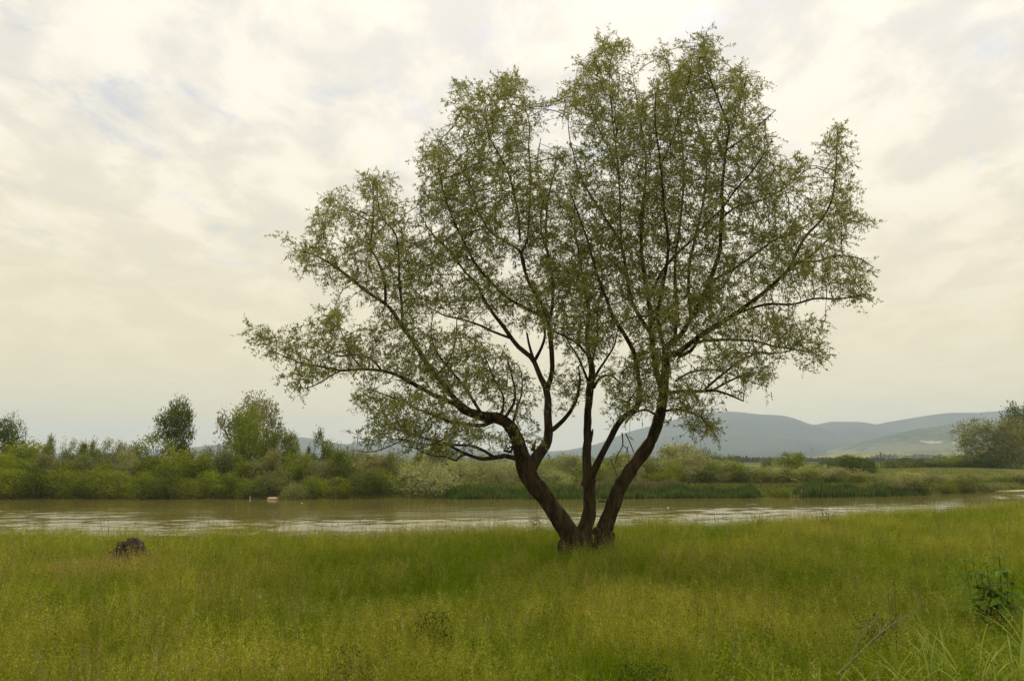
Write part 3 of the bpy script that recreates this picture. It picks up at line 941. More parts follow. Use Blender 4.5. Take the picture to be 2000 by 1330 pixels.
# reeds along the far shore
def reeds():
    rg = np.random.default_rng(4)
    g = Geo()
    for (u0, u1, n, h, a, b, green) in ((868, 1345, 9000, 0.95, -1.4, 0.7, 1), (1130, 1300, 1800, 0.6, 0.7, 3, 0), (1225, 1482, 5200, 0.95, -1.2, 0.6, 1), (1545, 1735, 4600, 1.15, -1.2, 0.8, 1), (1232, 1330, 1500, 0.75, 1, 3.5, 0), (1735, 1800, 900, 0.8, -0.5, 1, 1)):
        us = rg.uniform(u0, u1, n)
        xs = np.array([X(u, 64) for u in us])
        ys = shore(xs) + rg.uniform(a, b, n)
        xs = xs * ys / 64
        zs = np.maximum(gz(xs, ys), WATER_Z - 0.3)
        edge = np.minimum(1, np.minimum(us - u0, u1 - us) / 22 + 0.35)
        H = h * rg.uniform(0.55, 1.15, n) * edge * (0.85 + 0.25 * np.sin(us * 0.07) * np.sin(us * 0.023))
        lean = rg.normal(size=(n, 2)) * 0.10
        ang = rg.uniform(0, 6.28, n); wd = rg.uniform(0.018, 0.04, n)
        sx, sy = np.cos(ang) * wd, np.sin(ang) * wd
        p0 = np.stack([xs, ys, zs], 1); tip = p0 + np.stack([lean[:, 0] * H, lean[:, 1] * H, H + (zs * 0)], 1)
        mid = p0 * 0.5 + tip * 0.5; s = np.stack([sx, sy, sx * 0], 1)
        v = np.stack([p0 - s * .6, p0 + s * .6, mid + s, tip, mid - s], 1).reshape(-1, 3)
        i = np.arange(n)[:, None] * 5
        q = i + np.array([0, 1, 2, 4]); t = i + np.array([4, 2, 3])
        dry = rg.uniform(size=n) < (0.12 if green else 0.75)
        cg = np.array((0.080, 0.132, 0.022)) * rg.uniform(0.6, 1.35, (n, 1)); cd = np.array((0.20, 0.165, 0.075)) * rg.uniform(0.6, 1.2, (n, 1))
        c = np.where(dry[:, None], cd, cg)
        g.add(v)
        base = g.n - len(v)
        g.q.append(q + base); g.qc.append(c); g.t.append(t + base); g.tc.append(c)
    o = obj('reeds', g.mesh('reeds', [PLANT]))
    o['kind'] = 'stuff'


reeds()


# grass and scrub skirt on the far bank
def bank_grass():
    rg = np.random.default_rng(14)
    n = 42000
    us = rg.uniform(-120, 2120, n)
    xs0 = np.array([X(u, 65) for u in us])
    sh = shore(xs0)
    ys = sh + np.where(us > 1560, rg.uniform(-0.4, 1, n) ** 2 * 45, rg.uniform(-0.2, 6, n)) - np.where(us > 1560, 0, 0.3)
    xs = xs0 * ys / 65
    ys = ys + shore(xs) - sh
    zs = gz(xs, ys)
    keep = zs > WATER_Z - 0.12
    xs, ys, zs, us = xs[keep], ys[keep], zs[keep], us[keep]; n = len(xs)
    P = np.stack([xs, ys, zs], 1)
    d = unit(np.stack([rg.normal(size=n) * .35, rg.normal(size=n) * .35, np.ones(n)], 1))
    L = rg.uniform(0.12, 0.34, n)
    v, q = leaf_quads(P, d, L, 0.07, rg)
    mixc = rg.uniform(size=(n, 1))
    c = np.array((0.10, 0.130, 0.018)) * (1 - mixc) + np.array((0.165, 0.165, 0.035)) * mixc
    red = (rg.uniform(size=(n, 1)) < 0.06)
    c = np.where(red, np.array((0.22, 0.16, 0.10)), c) * rg.uniform(0.75, 1.2, (n, 1))
    g = Geo(); g.add(v); g.q.append(q); g.qc.append(c)
    o = obj('bank_grass', g.mesh('bank_grass', [PLANT]))
    o['kind'] = 'stuff'


bank_grass()

# ------------------------------------------------------------------ small things on the far side
def lumpy(r, seed, amp=0.3, freq=1.2, sub=3, flat=None):
    import bmesh
    bm = bmesh.new()
    bmesh.ops.create_icosphere(bm, subdivisions=sub, radius=1.0)
    for vtx in bm.verts:
        p = vtx.co.copy()
        d = mnoise.noise(p * freq + Vector((seed, seed * .3, 0))) + 0.5 * mnoise.noise(p * freq * 2.3 + Vector((0, seed, 0))) + 0.3 * mnoise.noise(p * freq * 5 + Vector((seed, 0, seed)))
        vtx.co = p * (1 + amp * d)
        if flat and vtx.co.z > flat: vtx.co.z = flat + (vtx.co.z - flat) * 0.25
        vtx.co = Vector((vtx.co.x * r[0], vtx.co.y * r[1], vtx.co.z * r[2]))
    return bm


def bm_obj(name, bm, mat, parent=None, loc=None, smooth=False):
    me = bpy.data.meshes.new(name); bm.to_mesh(me); bm.free(); me.materials.append(mat)
    if smooth: me.polygons.foreach_set('use_smooth', np.ones(len(me.polygons), bool))
    return obj(name, me, parent, loc)


BEIGE = mat_flat('beige_stone', (0.40, 0.32, 0.19), 0.9, 0.2, 4)
PALE = mat_flat('pale_driftwood', (0.42, 0.37, 0.28), 0.9, 0.2, 6)
WHITE = mat_flat('white_paint', (0.75, 0.74, 0.70), 0.7, 0.08, 4, 0.1)
OLDWOOD = mat_flat('weathered_wood', (0.13, 0.11, 0.075), 0.9, 0.3, 3)
STEEL = mat_flat('pylon_steel', (0.24, 0.25, 0.26), 0.6, 0.1, 3, 0.1)


def far_small():
    Y = float(shore(X(532, 62))) - 1.6
    p = pt(532.5, 975, Y)
    bm = lumpy((0.40, 0.30, 0.135), 3.3, 0.16, 1.3, 3, 0.75)
    for vtx in bm.verts: vtx.co.x = 0.40 * math.copysign(abs(vtx.co.x / 0.40) ** 0.6, vtx.co.x)
    o = bm_obj('shore_block', bm, BEIGE, None, (p[0], Y, WATER_Z + 0.06), True)
    tag(o, 'beige rounded block sitting in the water at the far shore', 'block')
    Y2 = Y + 0.5
    g = Geo(); g.add(*tube([(0, 0, -0.3), (0.01, 0, 0.06), (0.0, 0, 0.12), (0.02, 0, 0.17)], [0.022, 0.025, 0.03, 0.02], 7))
    o = obj('white_stake', g.mesh('white_stake', [WHITE], True), None, (X(492, Y2), Y2, WATER_Z + 0.03))
    tag(o, 'small white upright stake at the waterline left of the beige block', 'stake')
    # low pale log behind the stake
    def log(name, u, v, Lm, r, rz, mat, label, fork=False):
        Yl = float(shore(X(u, 63))) - 0.3
        Yl = float(shore(X(u, Yl))) - 0.3
        g = Geo()
        P = catmull([(-Lm / 2, 0, 0), (-Lm / 6, 0.05, 0.03), (Lm / 5, -0.04, 0.02), (Lm / 2, 0.05, 0.06)], 4)
        g.add(*tube(P, np.linspace(r, r * 0.6, len(P)), 7, True, 0.3, u, 4))
        if fork:
            P = catmull([(Lm / 6, 0, 0), (Lm / 3.2, 0, 0.25), (Lm / 3, 0.05, 0.6)], 3)
            g.add(*tube(P, np.linspace(r * .6, r * .2, len(P)), 5))
        o = obj(name, g.mesh(name, [mat], True), None, (X(u, Yl), Yl, WATER_Z + r * 0.6))
        o.rotation_euler[2] = rz
        tag(o, label, 'log')
    log('driftwood_log', 500, 974, 0.9, 0.05, 0.1, OLDWOOD, 'brown log lying at the foot of the white stake')
    log('driftwood_log', 1226, 973, 0.55, 0.07, -0.1, PALE, "pale log at the water's edge just right of the willow's stems")
    log('driftwood_log', 1556, 967, 0.9, 0.08, 0.15, PALE, 'forked pale log stranded right of the small waterline bush', True)
    log('driftwood_log', 655, 972, 1.1, 0.05, -0.05, OLDWOOD, 'dark log at the shore below the slim pointed trees')
    for (u, v, lab) in ((593, 980, 'white float drifting near the far shore right of the beige block'), (1302, 988, "white float on the water right of the willow's right stem")):
        Yf = (EYE - WATER_Z) * F / (v - 897.0)
        bm = lumpy((0.05, 0.04, 0.022), u * .1, 0.1, 1.0, 2)
        o = bm_obj('float', bm, WHITE, None, (X(u, Yf), Yf, WATER_Z + 0.01), True)
        tag(o, lab, 'float', 'white floats on the river')

    # wooden pole
    Y = 150.0
    x = X(1720, Y); z0 = float(gz(x, Y)); zt = pt(1720, 884, Y)[2]
    e = empty('utility_pole', (x, Y, z0))
    g = Geo(); g.add(*tube([(0, 0, -0.3), (0.02, 0, (zt - z0) * .5), (0.04, 0, zt - z0)], [0.15, 0.135, 0.12], 8))
    obj('pole', g.mesh('pole', [OLDWOOD], True), e)
    g = Geo(); g.add(*tube([(-0.13, 0, zt - z0 - 0.35), (0.21, 0, zt - z0 - 0.35)], [0.04, 0.04], 6)); obj('crosspiece', g.mesh('crosspiece', [STEEL]), e)
    tag(e, 'lone wooden pole standing beside the dark dome-shaped bush', 'pole')

    # lattice pylons
    def pylon(u, vtop, Y, H, label):
        zt = pt(u, vtop, Y)[2]
        x = X(u, Y); z0 = zt - H
        e = empty('power_pylon', (x, Y, z0))
        g = Geo(); b = H * 0.085
        def bar(a, c, r=0.09): g.add(*tube([a, c], [r, r], 4, False))
        lv = np.linspace(0, 1, 8)
        wfun = lambda t: b * (1 - t) ** 1.2 + 0.35
        for sx in (-1, 1):
            for sy in (-1, 1):
                for k in range(7):
                    w0, w1 = wfun(lv[k]), wfun(lv[k + 1])
                    bar((sx * w0, sy * w0, lv[k] * H), (sx * w1, sy * w1, lv[k + 1] * H), 0.13)
        for k in range(7):
            w0, w1 = wfun(lv[k]), wfun(lv[k + 1])
            for sy in (-1, 1):
                bar((-w0, sy * w0, lv[k] * H), (w1, sy * w1, lv[k + 1] * H)); bar((w0, sy * w0, lv[k] * H), (-w1, sy * w1, lv[k + 1] * H))
        obj('tower', g.mesh('tower', [STEEL]), e)
        for hz, wd in ((0.72, 4.6), (0.84, 3.6), (0.95, 2.4)):
            g = Geo()
            bar2 = lambda a, c: g.add(*tube([a, c], [0.1, 0.1], 4, False))
            for s in (-1, 1):
                bar2((0, 0, hz * H), (s * wd, 0, hz * H)); bar2((0, 0, hz * H + 1.0), (s * wd, 0, hz * H))
                bar2((s * wd, 0, hz * H), (s * wd, 0, hz * H - 1.2))
            obj('crossarm', g.mesh('crossarm', [STEEL]), e)
        tag(e, label, 'pylon', 'power pylons in the valley')
    pylon(425, 868, 420, 22, 'steel lattice pylon between small pale tree and bright green tree')
    pylon(1588, 873, 900, 26, 'faint steel lattice pylon before the mountain foot right of the half-bare tree')

    # valley buildings
    RED = mat_flat('red_roof', (0.30, 0.13, 0.08), 0.9, 0.2, 1)
    GREYR = mat_flat('grey_roof', (0.45, 0.45, 0.44), 0.7, 0.1, 1)
    def house(u, v, hill_name, w, d, h, rh, roofm, label, cat):
        p, _ = on_hill(bpy.data.objects[hill_name], u, v); Y = p[1]
        e = empty('valley_building', (p[0], Y, p[2]))
        a, b = w / 2, d / 2
        wv = [(x, y, z) for z in (-3, h) for y in (-b, b) for x in (-a, a)]
        obj('wall', mesh_np('wall', wv, [(0, 1, 5, 4), (1, 3, 7, 5), (3, 2, 6, 7), (2, 0, 4, 6)], None, [WHITE]), e)
        a2, b2 = a + 0.5, b + 0.5
        rv = [(-a2, -b2, h), (a2, -b2, h), (a2, b2, h), (-a2, b2, h), (-a2, 0, h + rh), (a2, 0, h + rh)]
        obj('roof', mesh_np('roof', rv, [(0, 1, 5, 4), (2, 3, 4, 5), (3, 2, 1, 0)], [(1, 2, 5), (3, 0, 4)], [roofm]), e)
        tag(e, label, cat)
        g = Geo()
        for k in range(max(2, int(w / 4))):
            cx = -a + (k + .5) * w / max(2, int(w / 4))
            g = Geo(); hx, hz = 0.6, h * 0.22
            g.add([(cx - hx, -b - .06, h * .5 - hz), (cx + hx, -b - .06, h * .5 - hz), (cx + hx, -b - .06, h * .5 + hz), (cx - hx, -b - .06, h * .5 + hz)], [(0, 1, 2, 3)])
            obj('window', g.mesh('window', [STEEL]), e)
    house(1424, 900, 'mountains', 22, 12, 6, 2, GREYR, 'long white shed at the mountain foot right of the silvery bushes', 'shed')
    house(1402, 901, 'mountains', 10, 9, 5, 3, RED, 'small white house beside the long white shed', 'house')
    house(1866, 866, 'wooded_hills', 10, 8, 4, 2.5, RED, 'white house on the wooded slope right of the ochre quarry', 'house')


far_small()

# ------------------------------------------------------------------ the willow
TY = 13.8            # distance of the willow
LIMBS = []           # dicts: P (n,3), R (n), name


def px_limb(pts, d1, d0=None, name='branch', step=0.10, rough=0.10, sides=8):
    """a limb through photograph pixels (u, v, radius px); its depth runs from its parent's depth to d1 metres behind the trunk line"""
    pts = np.array(pts, float)
    pts[:, 2] = pts[:, 2] * 0.52 + 0.08      # widths were read off as diameters
    if d0 is None:
        best = (1e9, 0.0, 0.0)
        for L in LIMBS:
            dd = np.hypot(L['uv'][:, 0] - pts[0, 0], L['uv'][:, 1] - pts[0, 1])
            i = int(dd.argmin())
            if dd[i] < best[0]: best = (dd[i], L['P'][i, 1] - TY, i)
        d0 = best[1]
    seg = np.concatenate([[0], np.cumsum(np.hypot(np.diff(pts[:, 0]), np.diff(pts[:, 1])))])
    tt = seg / seg[-1]
    dep = d0 + (d1 - d0) * (tt ** 1.15)
    P = np.array([pt(u, v, TY + d) for (u, v, r), d in zip(pts, dep)])
    R = pts[:, 2] * (TY + dep) / F
    C = catmull(np.concatenate([P, R[:, None], pts[:, :2]], 1), step)
    k = len(LIMBS)
    P = C[:, :3].copy()
    # small kinks, as on a real limb
    for i in range(len(P)):
        s = P[i] * 2.2
        a = min(1.0, i / 4) * 0.35 * max(0.03, C[i, 3])
        P[i] += a * np.array((mnoise.noise(Vector(s) + Vector((k * 3.1, 0, 0))), mnoise.noise(Vector(s) + Vector((0, k * 2.3, 5))), mnoise.noise(Vector(s) + Vector((7, 0, k * 1.9)))))
    LIMBS.append(dict(P=P, R=np.maximum(C[:, 3], 0.004), uv=C[:, 4:6], name=name, rough=rough, sides=sides))
    return k


# three stems from the base
px_limb([(1131, 1100, 54), (1124, 1070, 44), (1113, 1038, 35), (1085, 1000, 31), (1056, 962, 30), (1034, 930, 32), (1024, 905, 31), (1016, 880, 25), (1008, 855, 22), (997, 832, 21), (978, 819, 20), (947, 815, 18), (920, 806, 15), (895, 793, 12.5)], -0.5, 0.0, 'trunk', 0.045, 0.10, 34)
px_limb([(1139, 1100, 46), (1138, 1068, 37), (1143, 1032, 27), (1148, 1000, 22), (1152, 965, 21), (1150, 938, 21), (1147, 905, 16), (1146, 870, 14), (1147, 830, 13), (1148, 800, 13), (1152, 762, 14), (1157, 735, 13), (1155, 712, 10), (1149, 690, 8), (1146, 650, 7), (1150, 610, 6), (1141, 560, 5), (1134, 510, 4), (1124, 455, 3)], 0.5, 0.12, 'trunk', 0.045, 0.10, 30)
px_limb([(1178, 1098, 42), (1180, 1070, 32), (1181, 1040, 28), (1192, 1000, 25), (1206, 965, 25), (1226, 930, 23.5), (1246, 900, 22), (1265, 870, 20.5), (1280, 840, 19.5), (1288, 815, 18.5), (1292, 790, 17.5), (1297, 755, 16), (1301, 718, 13.5), (1301, 695, 12), (1301, 678, 11), (1327, 656, 9.5), (1349, 622, 9), (1376, 577, 8.5), (1394, 528, 7.5), (1406, 486, 7), (1409, 438, 6.5), (1412, 405, 6), (1410, 369, 5.5), (1419, 289, 4.5), (1424, 253, 4), (1407, 205, 3), (1388, 158, 2.4), (1376, 118, 1.8), (1374, 72, 1.2)], -0.6, 0.3, 'trunk', 0.045, 0.10, 30)
# left stem: right leader
px_limb([(1036, 915, 26), (1050, 890, 21), (1066, 868, 18), (1072, 845, 17), (1071, 801, 15.5), (1070, 777, 14.5), (1067, 757, 13.5), (1056, 736, 10), (1044, 709, 9), (1035, 697, 8.5), (1013, 678, 8), (996, 656, 7.5), (982, 635, 7), (963, 613, 6.2), (948, 589, 5.7), (929, 553, 5), (909, 533, 4.4), (878, 490, 3.6), (858, 471, 3), (831, 440, 2.2)], 1.3)
px_limb([(1068, 762, 11), (1078, 728, 9.5), (1078, 704, 9.5), (1077, 675, 9.2), (1074, 649, 9), (1072, 632, 8.5), (1064, 605, 7.5), (1050, 580, 7), (1036, 560, 6.4), (1024, 525, 5.8), (1018, 494, 5.2), (1030, 470, 4.6), (1034, 412, 4), (1036, 330, 3), (1032, 291, 2.5), (1034, 248, 2), (1024, 197, 1.4)], 0.3)
# left stem: low and middle limbs
px_limb([(905, 799, 11), (890, 790, 9.5), (852, 773, 8.5), (811, 751, 7.5), (770, 730, 6.5), (736, 722, 6), (703, 721, 5.3), (666, 724, 4.6), (625, 716, 3.6), (592, 710, 2.8), (554, 695, 2), (521, 684, 1.3)], -1.2)
px_limb([(930, 810, 12), (894, 785, 10.5), (865, 750, 10), (836, 714, 9), (811, 672, 8.3), (786, 639, 8), (774, 618, 7.5), (753, 594, 6.8), (712, 567, 6), (670, 532, 5), (645, 515, 4), (616, 499, 2.8), (585, 489, 1.6)], 0.2)
px_limb([(753, 596, 5.5), (751, 548, 5), (736, 507, 4.5), (724, 482, 4), (728, 436, 3.2), (730, 395, 2.4), (728, 352, 1.4)], 0.9)
px_limb([(786, 640, 5.5), (784, 590, 5), (780, 548, 4.6), (779, 499, 4), (772, 457, 3.3), (749, 428, 2.4), (738, 395, 1.6)], -0.5)
px_limb([(728, 437, 2.6), (700, 420, 2.2), (672, 405, 1.7), (652, 385, 1.2)], 0.4)
px_limb([(745, 723, 4.5), (724, 700, 4), (695, 693, 3.4), (662, 695, 2.8), (637, 685, 2), (612, 672, 1.2)], -0.4)
px_limb([(666, 724, 3.4), (645, 734, 3), (621, 749, 2.4), (592, 759, 1.6), (570, 752, 1)], -1.8)
px_limb([(712, 722, 3.2), (690, 700, 2.8), (672, 660, 2.2), (660, 628, 1.5), (655, 600, 1)], -1.2)
px_limb([(962, 822, 9), (945, 830, 8), (918, 829, 7), (882, 824, 6), (850, 812, 5), (812, 797, 4), (787, 785, 3), (755, 772, 2), (728, 762, 1.3)], -1.8)
px_limb([(1017, 897, 12), (1000, 893, 10), (985, 890, 9), (965, 894, 8), (942, 896, 7), (912, 887, 6), (887, 875, 5.2), (862, 862, 4.4), (825, 855, 3.6), (795, 843, 3), (762, 836, 2.2), (730, 830, 1.4)], -1.6)
px_limb([(965, 893, 6.5), (945, 880, 5.5), (925, 871, 4.8), (887, 869, 4), (850, 868, 3.3), (817, 866, 2.8), (790, 858, 2.1), (765, 857, 1.4)], -0.9)
px_limb([(912, 887, 4.4), (900, 890, 3.8), (891, 899, 3.4), (870, 892, 3), (845, 890, 2.5), (820, 880, 1.8), (800, 872, 1.2)], -2.4)
px_limb([(800, 852, 2.2), (770, 868, 2), (738, 880, 1.7), (717, 883, 1.4), (695, 880, 1)], -2.0)
px_limb([(1006, 860, 6), (998, 882, 5), (985, 880, 4)], -0.6)
px_limb([(943, 813, 6.5), (918, 772, 5.5), (893, 738, 4.6), (870, 712, 3.8), (850, 680, 3), (842, 648, 2.2), (846, 610, 1.4)], -1.6)
px_limb([(852, 735, 4), (880, 700, 3.4), (890, 660, 2.6), (892, 625, 1.6)], -0.9)
px_limb([(996, 660, 5), (977, 653, 4.6), (953, 643, 4.2), (929, 632, 3.8), (900, 623, 3.3), (868, 616, 2.8), (835, 600, 2.2), (806, 590, 1.4)], 2.4)
px_limb([(985, 818, 7), (1003, 789, 5), (1006, 762, 4.2), (1000, 735, 3.2), (992, 705, 2.2)], -1.2)
px_limb([(1002, 826, 6), (1010, 795, 4), (1018, 772, 3.2), (1020, 740, 2.4), (1014, 715, 1.5)], 0.1)
px_limb([(978, 817, 6), (984, 780, 4), (972, 752, 3.2), (958, 725, 2.4), (948, 700, 1.4)], -1.4)
px_limb([(1072, 843, 9.5), (1083, 836, 9), (1100, 821, 8.3), (1112, 806, 7.6), (1124, 782, 6.8), (1128, 770, 6), (1133, 745, 4), (1130, 715, 2.4)], -0.9)
px_limb([(1044, 708, 6.5), (1038, 690, 5.5), (1032, 668, 4.6), (1029, 650, 3.6)], 0.3)
px_limb([(1044, 705, 6.5), (1058, 678, 5.4), (1064, 655, 4.8), (1062, 630, 4), (1048, 600, 3)], 0.9)
# left leader's upper crown
px_limb([(1066, 622, 6.5), (1032, 604, 6), (996, 585, 5.4), (965, 558, 4.8), (932, 520, 4.2), (905, 470, 3.6), (885, 430, 3), (868, 380, 2.2), (856, 330, 1.4)], -1.4)
px_limb([(1026, 530, 5), (1018, 494, 4.8), (991, 475, 4.4), (956, 451, 4), (932, 408, 3.5), (925, 377, 3), (897, 322, 2.4), (870, 290, 1.6), (846, 262, 1)], 1.2)
px_limb([(1016, 470, 4.4), (1011, 412, 4), (991, 334, 3.3), (968, 291, 2.8), (950, 248, 2.2), (955, 205, 1.6), (980, 160, 1)], -0.6)
px_limb([(1072, 632, 6.5), (1080, 590, 6), (1078, 540, 5.4), (1070, 500, 4.8), (1066, 440, 4.2), (1072, 380, 3.4), (1084, 330, 2.4), (1090, 290, 1.4)], 1.6)
px_limb([(1072, 500, 4), (1056, 450, 3.5), (1058, 390, 2.8), (1050, 320, 2), (1056, 270, 1.2)], 2.6)
# centre stem: right leg and small limbs round the broken head
px_limb([(1151, 940, 17), (1157, 925, 15), (1166, 908, 13.5), (1180, 880, 12.5), (1195, 852, 12), (1206, 831, 12), (1222, 813, 11.5), (1244, 797, 10), (1250, 763, 8.5), (1244, 718, 9), (1236, 685, 9), (1218, 650, 8), (1197, 619, 7), (1186, 585, 6.2), (1174, 560, 5.5), (1160, 515, 4.8), (1148, 470, 4), (1132, 425, 3), (1116, 380, 2)], -1.6)
px_limb([(1160, 757, 6), (1168, 742, 5), (1182, 733, 4.4), (1197, 736, 3.4), (1212, 748, 2)], -0.5)
px_limb([(1158, 745, 6), (1170, 722, 4.6), (1188, 694, 3.6), (1200, 674, 2.6), (1205, 650, 1.6)], -0.9)
px_limb([(1150, 748, 5.5), (1138, 718, 4.4), (1127, 693, 3.6), (1112, 672, 2.6), (1100, 650, 1.6)], -0.8)
px_limb([(1149, 695, 5.5), (1128, 672, 4.6), (1104, 657, 4), (1082, 645, 3.4), (1066, 620, 2.4), (1056, 590, 1.4)], -1.3)
px_limb([(1157, 705, 5), (1166, 660, 4.2), (1168, 610, 3.6), (1176, 550, 3), (1172, 490, 2.2), (1180, 440, 1.4)], 1.8)
# right stem: centre leaders
px_limb([(1296, 765, 12.5), (1284, 735, 11.5), (1277, 700, 10.5), (1273, 660, 9.6), (1270, 610, 8.8), (1262, 560, 8), (1254, 500, 7.2), (1252, 440, 6.2), (1258, 380, 5.2), (1262, 320, 4.2), (1254, 260, 3.2), (1244, 200, 2), (1236, 150, 1.2)], 1.0)
px_limb([(1273, 655, 8), (1248, 615, 7), (1232, 584, 6.6), (1222, 522, 6), (1212, 475, 5.4), (1190, 440, 4.6), (1171, 408, 4), (1140, 358, 3.2), (1122, 310, 2.4), (1110, 250, 1.6), (1112, 215, 1)], 1.8)
px_limb([(1213, 478, 4.6), (1212, 432, 4.2), (1210, 369, 3.6), (1204, 300, 3), (1195, 220, 2.4), (1190, 140, 1.7), (1202, 88, 1)], 0.6)
px_limb([(1212, 350, 3.2), (1188, 290, 2.6), (1160, 230, 2), (1148, 170, 1.4), (1136, 120, 1)], 1.6)
px_limb([(1266, 590, 6.2), (1292, 532, 5.8), (1318, 500, 5.3), (1351, 468, 4.8), (1383, 433, 4.3), (1411, 407, 3.8), (1439, 369, 3.2), (1463, 341, 2.6), (1488, 308, 1.9), (1508, 275, 1.1)], -2.0)
px_limb([(1318, 662, 7.5), (1322, 600, 6.4), (1318, 540, 5.8), (1322, 480, 5.2), (1330, 420, 4.6), (1335, 340, 3.8), (1330, 260, 3), (1314, 180, 2), (1304, 115, 1.2)], 2.0)
px_limb([(1349, 622, 7), (1345, 560, 6), (1350, 500, 5.4), (1364, 440, 4.6), (1375, 380, 3.8), (1380, 310, 3), (1362, 240, 2.2), (1350, 180, 1.4)], 1.0)
px_limb([(1300, 690, 8), (1285, 620, 7), (1295, 560, 6.2), (1305, 480, 5.2), (1296, 400, 4.4), (1290, 320, 3.4), (1280, 240, 2.4), (1282, 180, 1.4)], -2.4)
px_limb([(1288, 330, 2.8), (1310, 280, 2.4), (1330, 220, 1.9), (1345, 160, 1.4), (1352, 110, 1)], -1.9)
px_limb([(1411, 425, 4.6), (1432, 408, 4.2), (1455, 399, 3.8), (1495, 389, 3), (1543, 361, 2), (1570, 335, 1.2)], -1.2)
px_limb([(1421, 292, 3.6), (1455, 269, 3), (1495, 233, 2.1), (1515, 215, 1.2)], -0.2)
px_limb([(1419, 268, 3.2), (1440, 225, 2.6), (1452, 180, 1.9), (1462, 140, 1.1)], 0.4)
# right stem: long right limbs
px_limb([(1308, 695, 11), (1323, 689, 10.5), (1376, 652, 9.5), (1428, 618, 8.6), (1470, 588, 8), (1503, 562, 7.2), (1541, 524, 6.2), (1556, 492, 5.4), (1575, 460, 5), (1607, 425, 4.3), (1626, 385, 3.7), (1632, 333, 3), (1634, 293, 2.2), (1636, 250, 1.2)], -0.3)
px_limb([(1541, 526, 4.6), (1564, 513, 4.2), (1594, 511, 3.7), (1631, 501, 3), (1676, 505, 2.2), (1706, 522, 1.2)], -1.0)
px_limb([(1548, 515, 4.2), (1579, 504, 3.8), (1614, 472, 3), (1640, 445, 2.3), (1668, 430, 1.4)], 0.8)
px_limb([(1432, 616, 5.8), (1470, 601, 5.2), (1500, 594, 4.8), (1549, 594, 4.2), (1590, 584, 3.7), (1639, 584, 3), (1680, 578, 2.2), (1705, 590, 1.2)], -1.4)
px_limb([(1325, 697, 7.5), (1350, 684, 7), (1361, 669, 6.4), (1391, 665, 5.6), (1428, 663, 5), (1481, 667, 4.2), (1511, 676, 3.5), (1549, 682, 2.8), (1590, 690, 1.8), (1618, 705, 1)], -2.0)
px_limb([(1376, 578, 6), (1391, 550, 5.4), (1436, 524, 4.8), (1473, 498, 4.3), (1511, 471, 3.7), (1549, 456, 3), (1590, 430, 2.2), (1622, 410, 1.2)], 1.6)
px_limb([(1296, 770, 7.5), (1330, 764, 6), (1376, 763, 5.6), (1394, 762, 5), (1421, 770, 4), (1451, 783, 2.6)], -1.4)
px_limb([(1374, 763, 4.6), (1391, 748, 4.3), (1421, 723, 4), (1451, 701, 3.5), (1481, 691, 3), (1515, 690, 2.5), (1550, 684, 1.6)], -2.2)
px_limb([(1392, 762, 4), (1421, 746, 3.7), (1447, 735, 3.2), (1481, 727, 2.5), (1500, 714, 1.5)], -0.9)
px_limb([(1318, 745, 4), (1345, 728, 3.4), (1385, 722, 2.8), (1420, 728, 2.2), (1455, 742, 1.6), (1490, 752, 1)], -0.6)
px_limb([(1290, 806, 6), (1312, 800, 4.6), (1340, 802, 3.8), (1368, 815, 3), (1388, 836, 2.2), (1402, 856, 1.2)], -1.4)
px_limb([(1284, 812, 5), (1262, 800, 4), (1240, 806, 3), (1222, 826, 2)], -1.0)

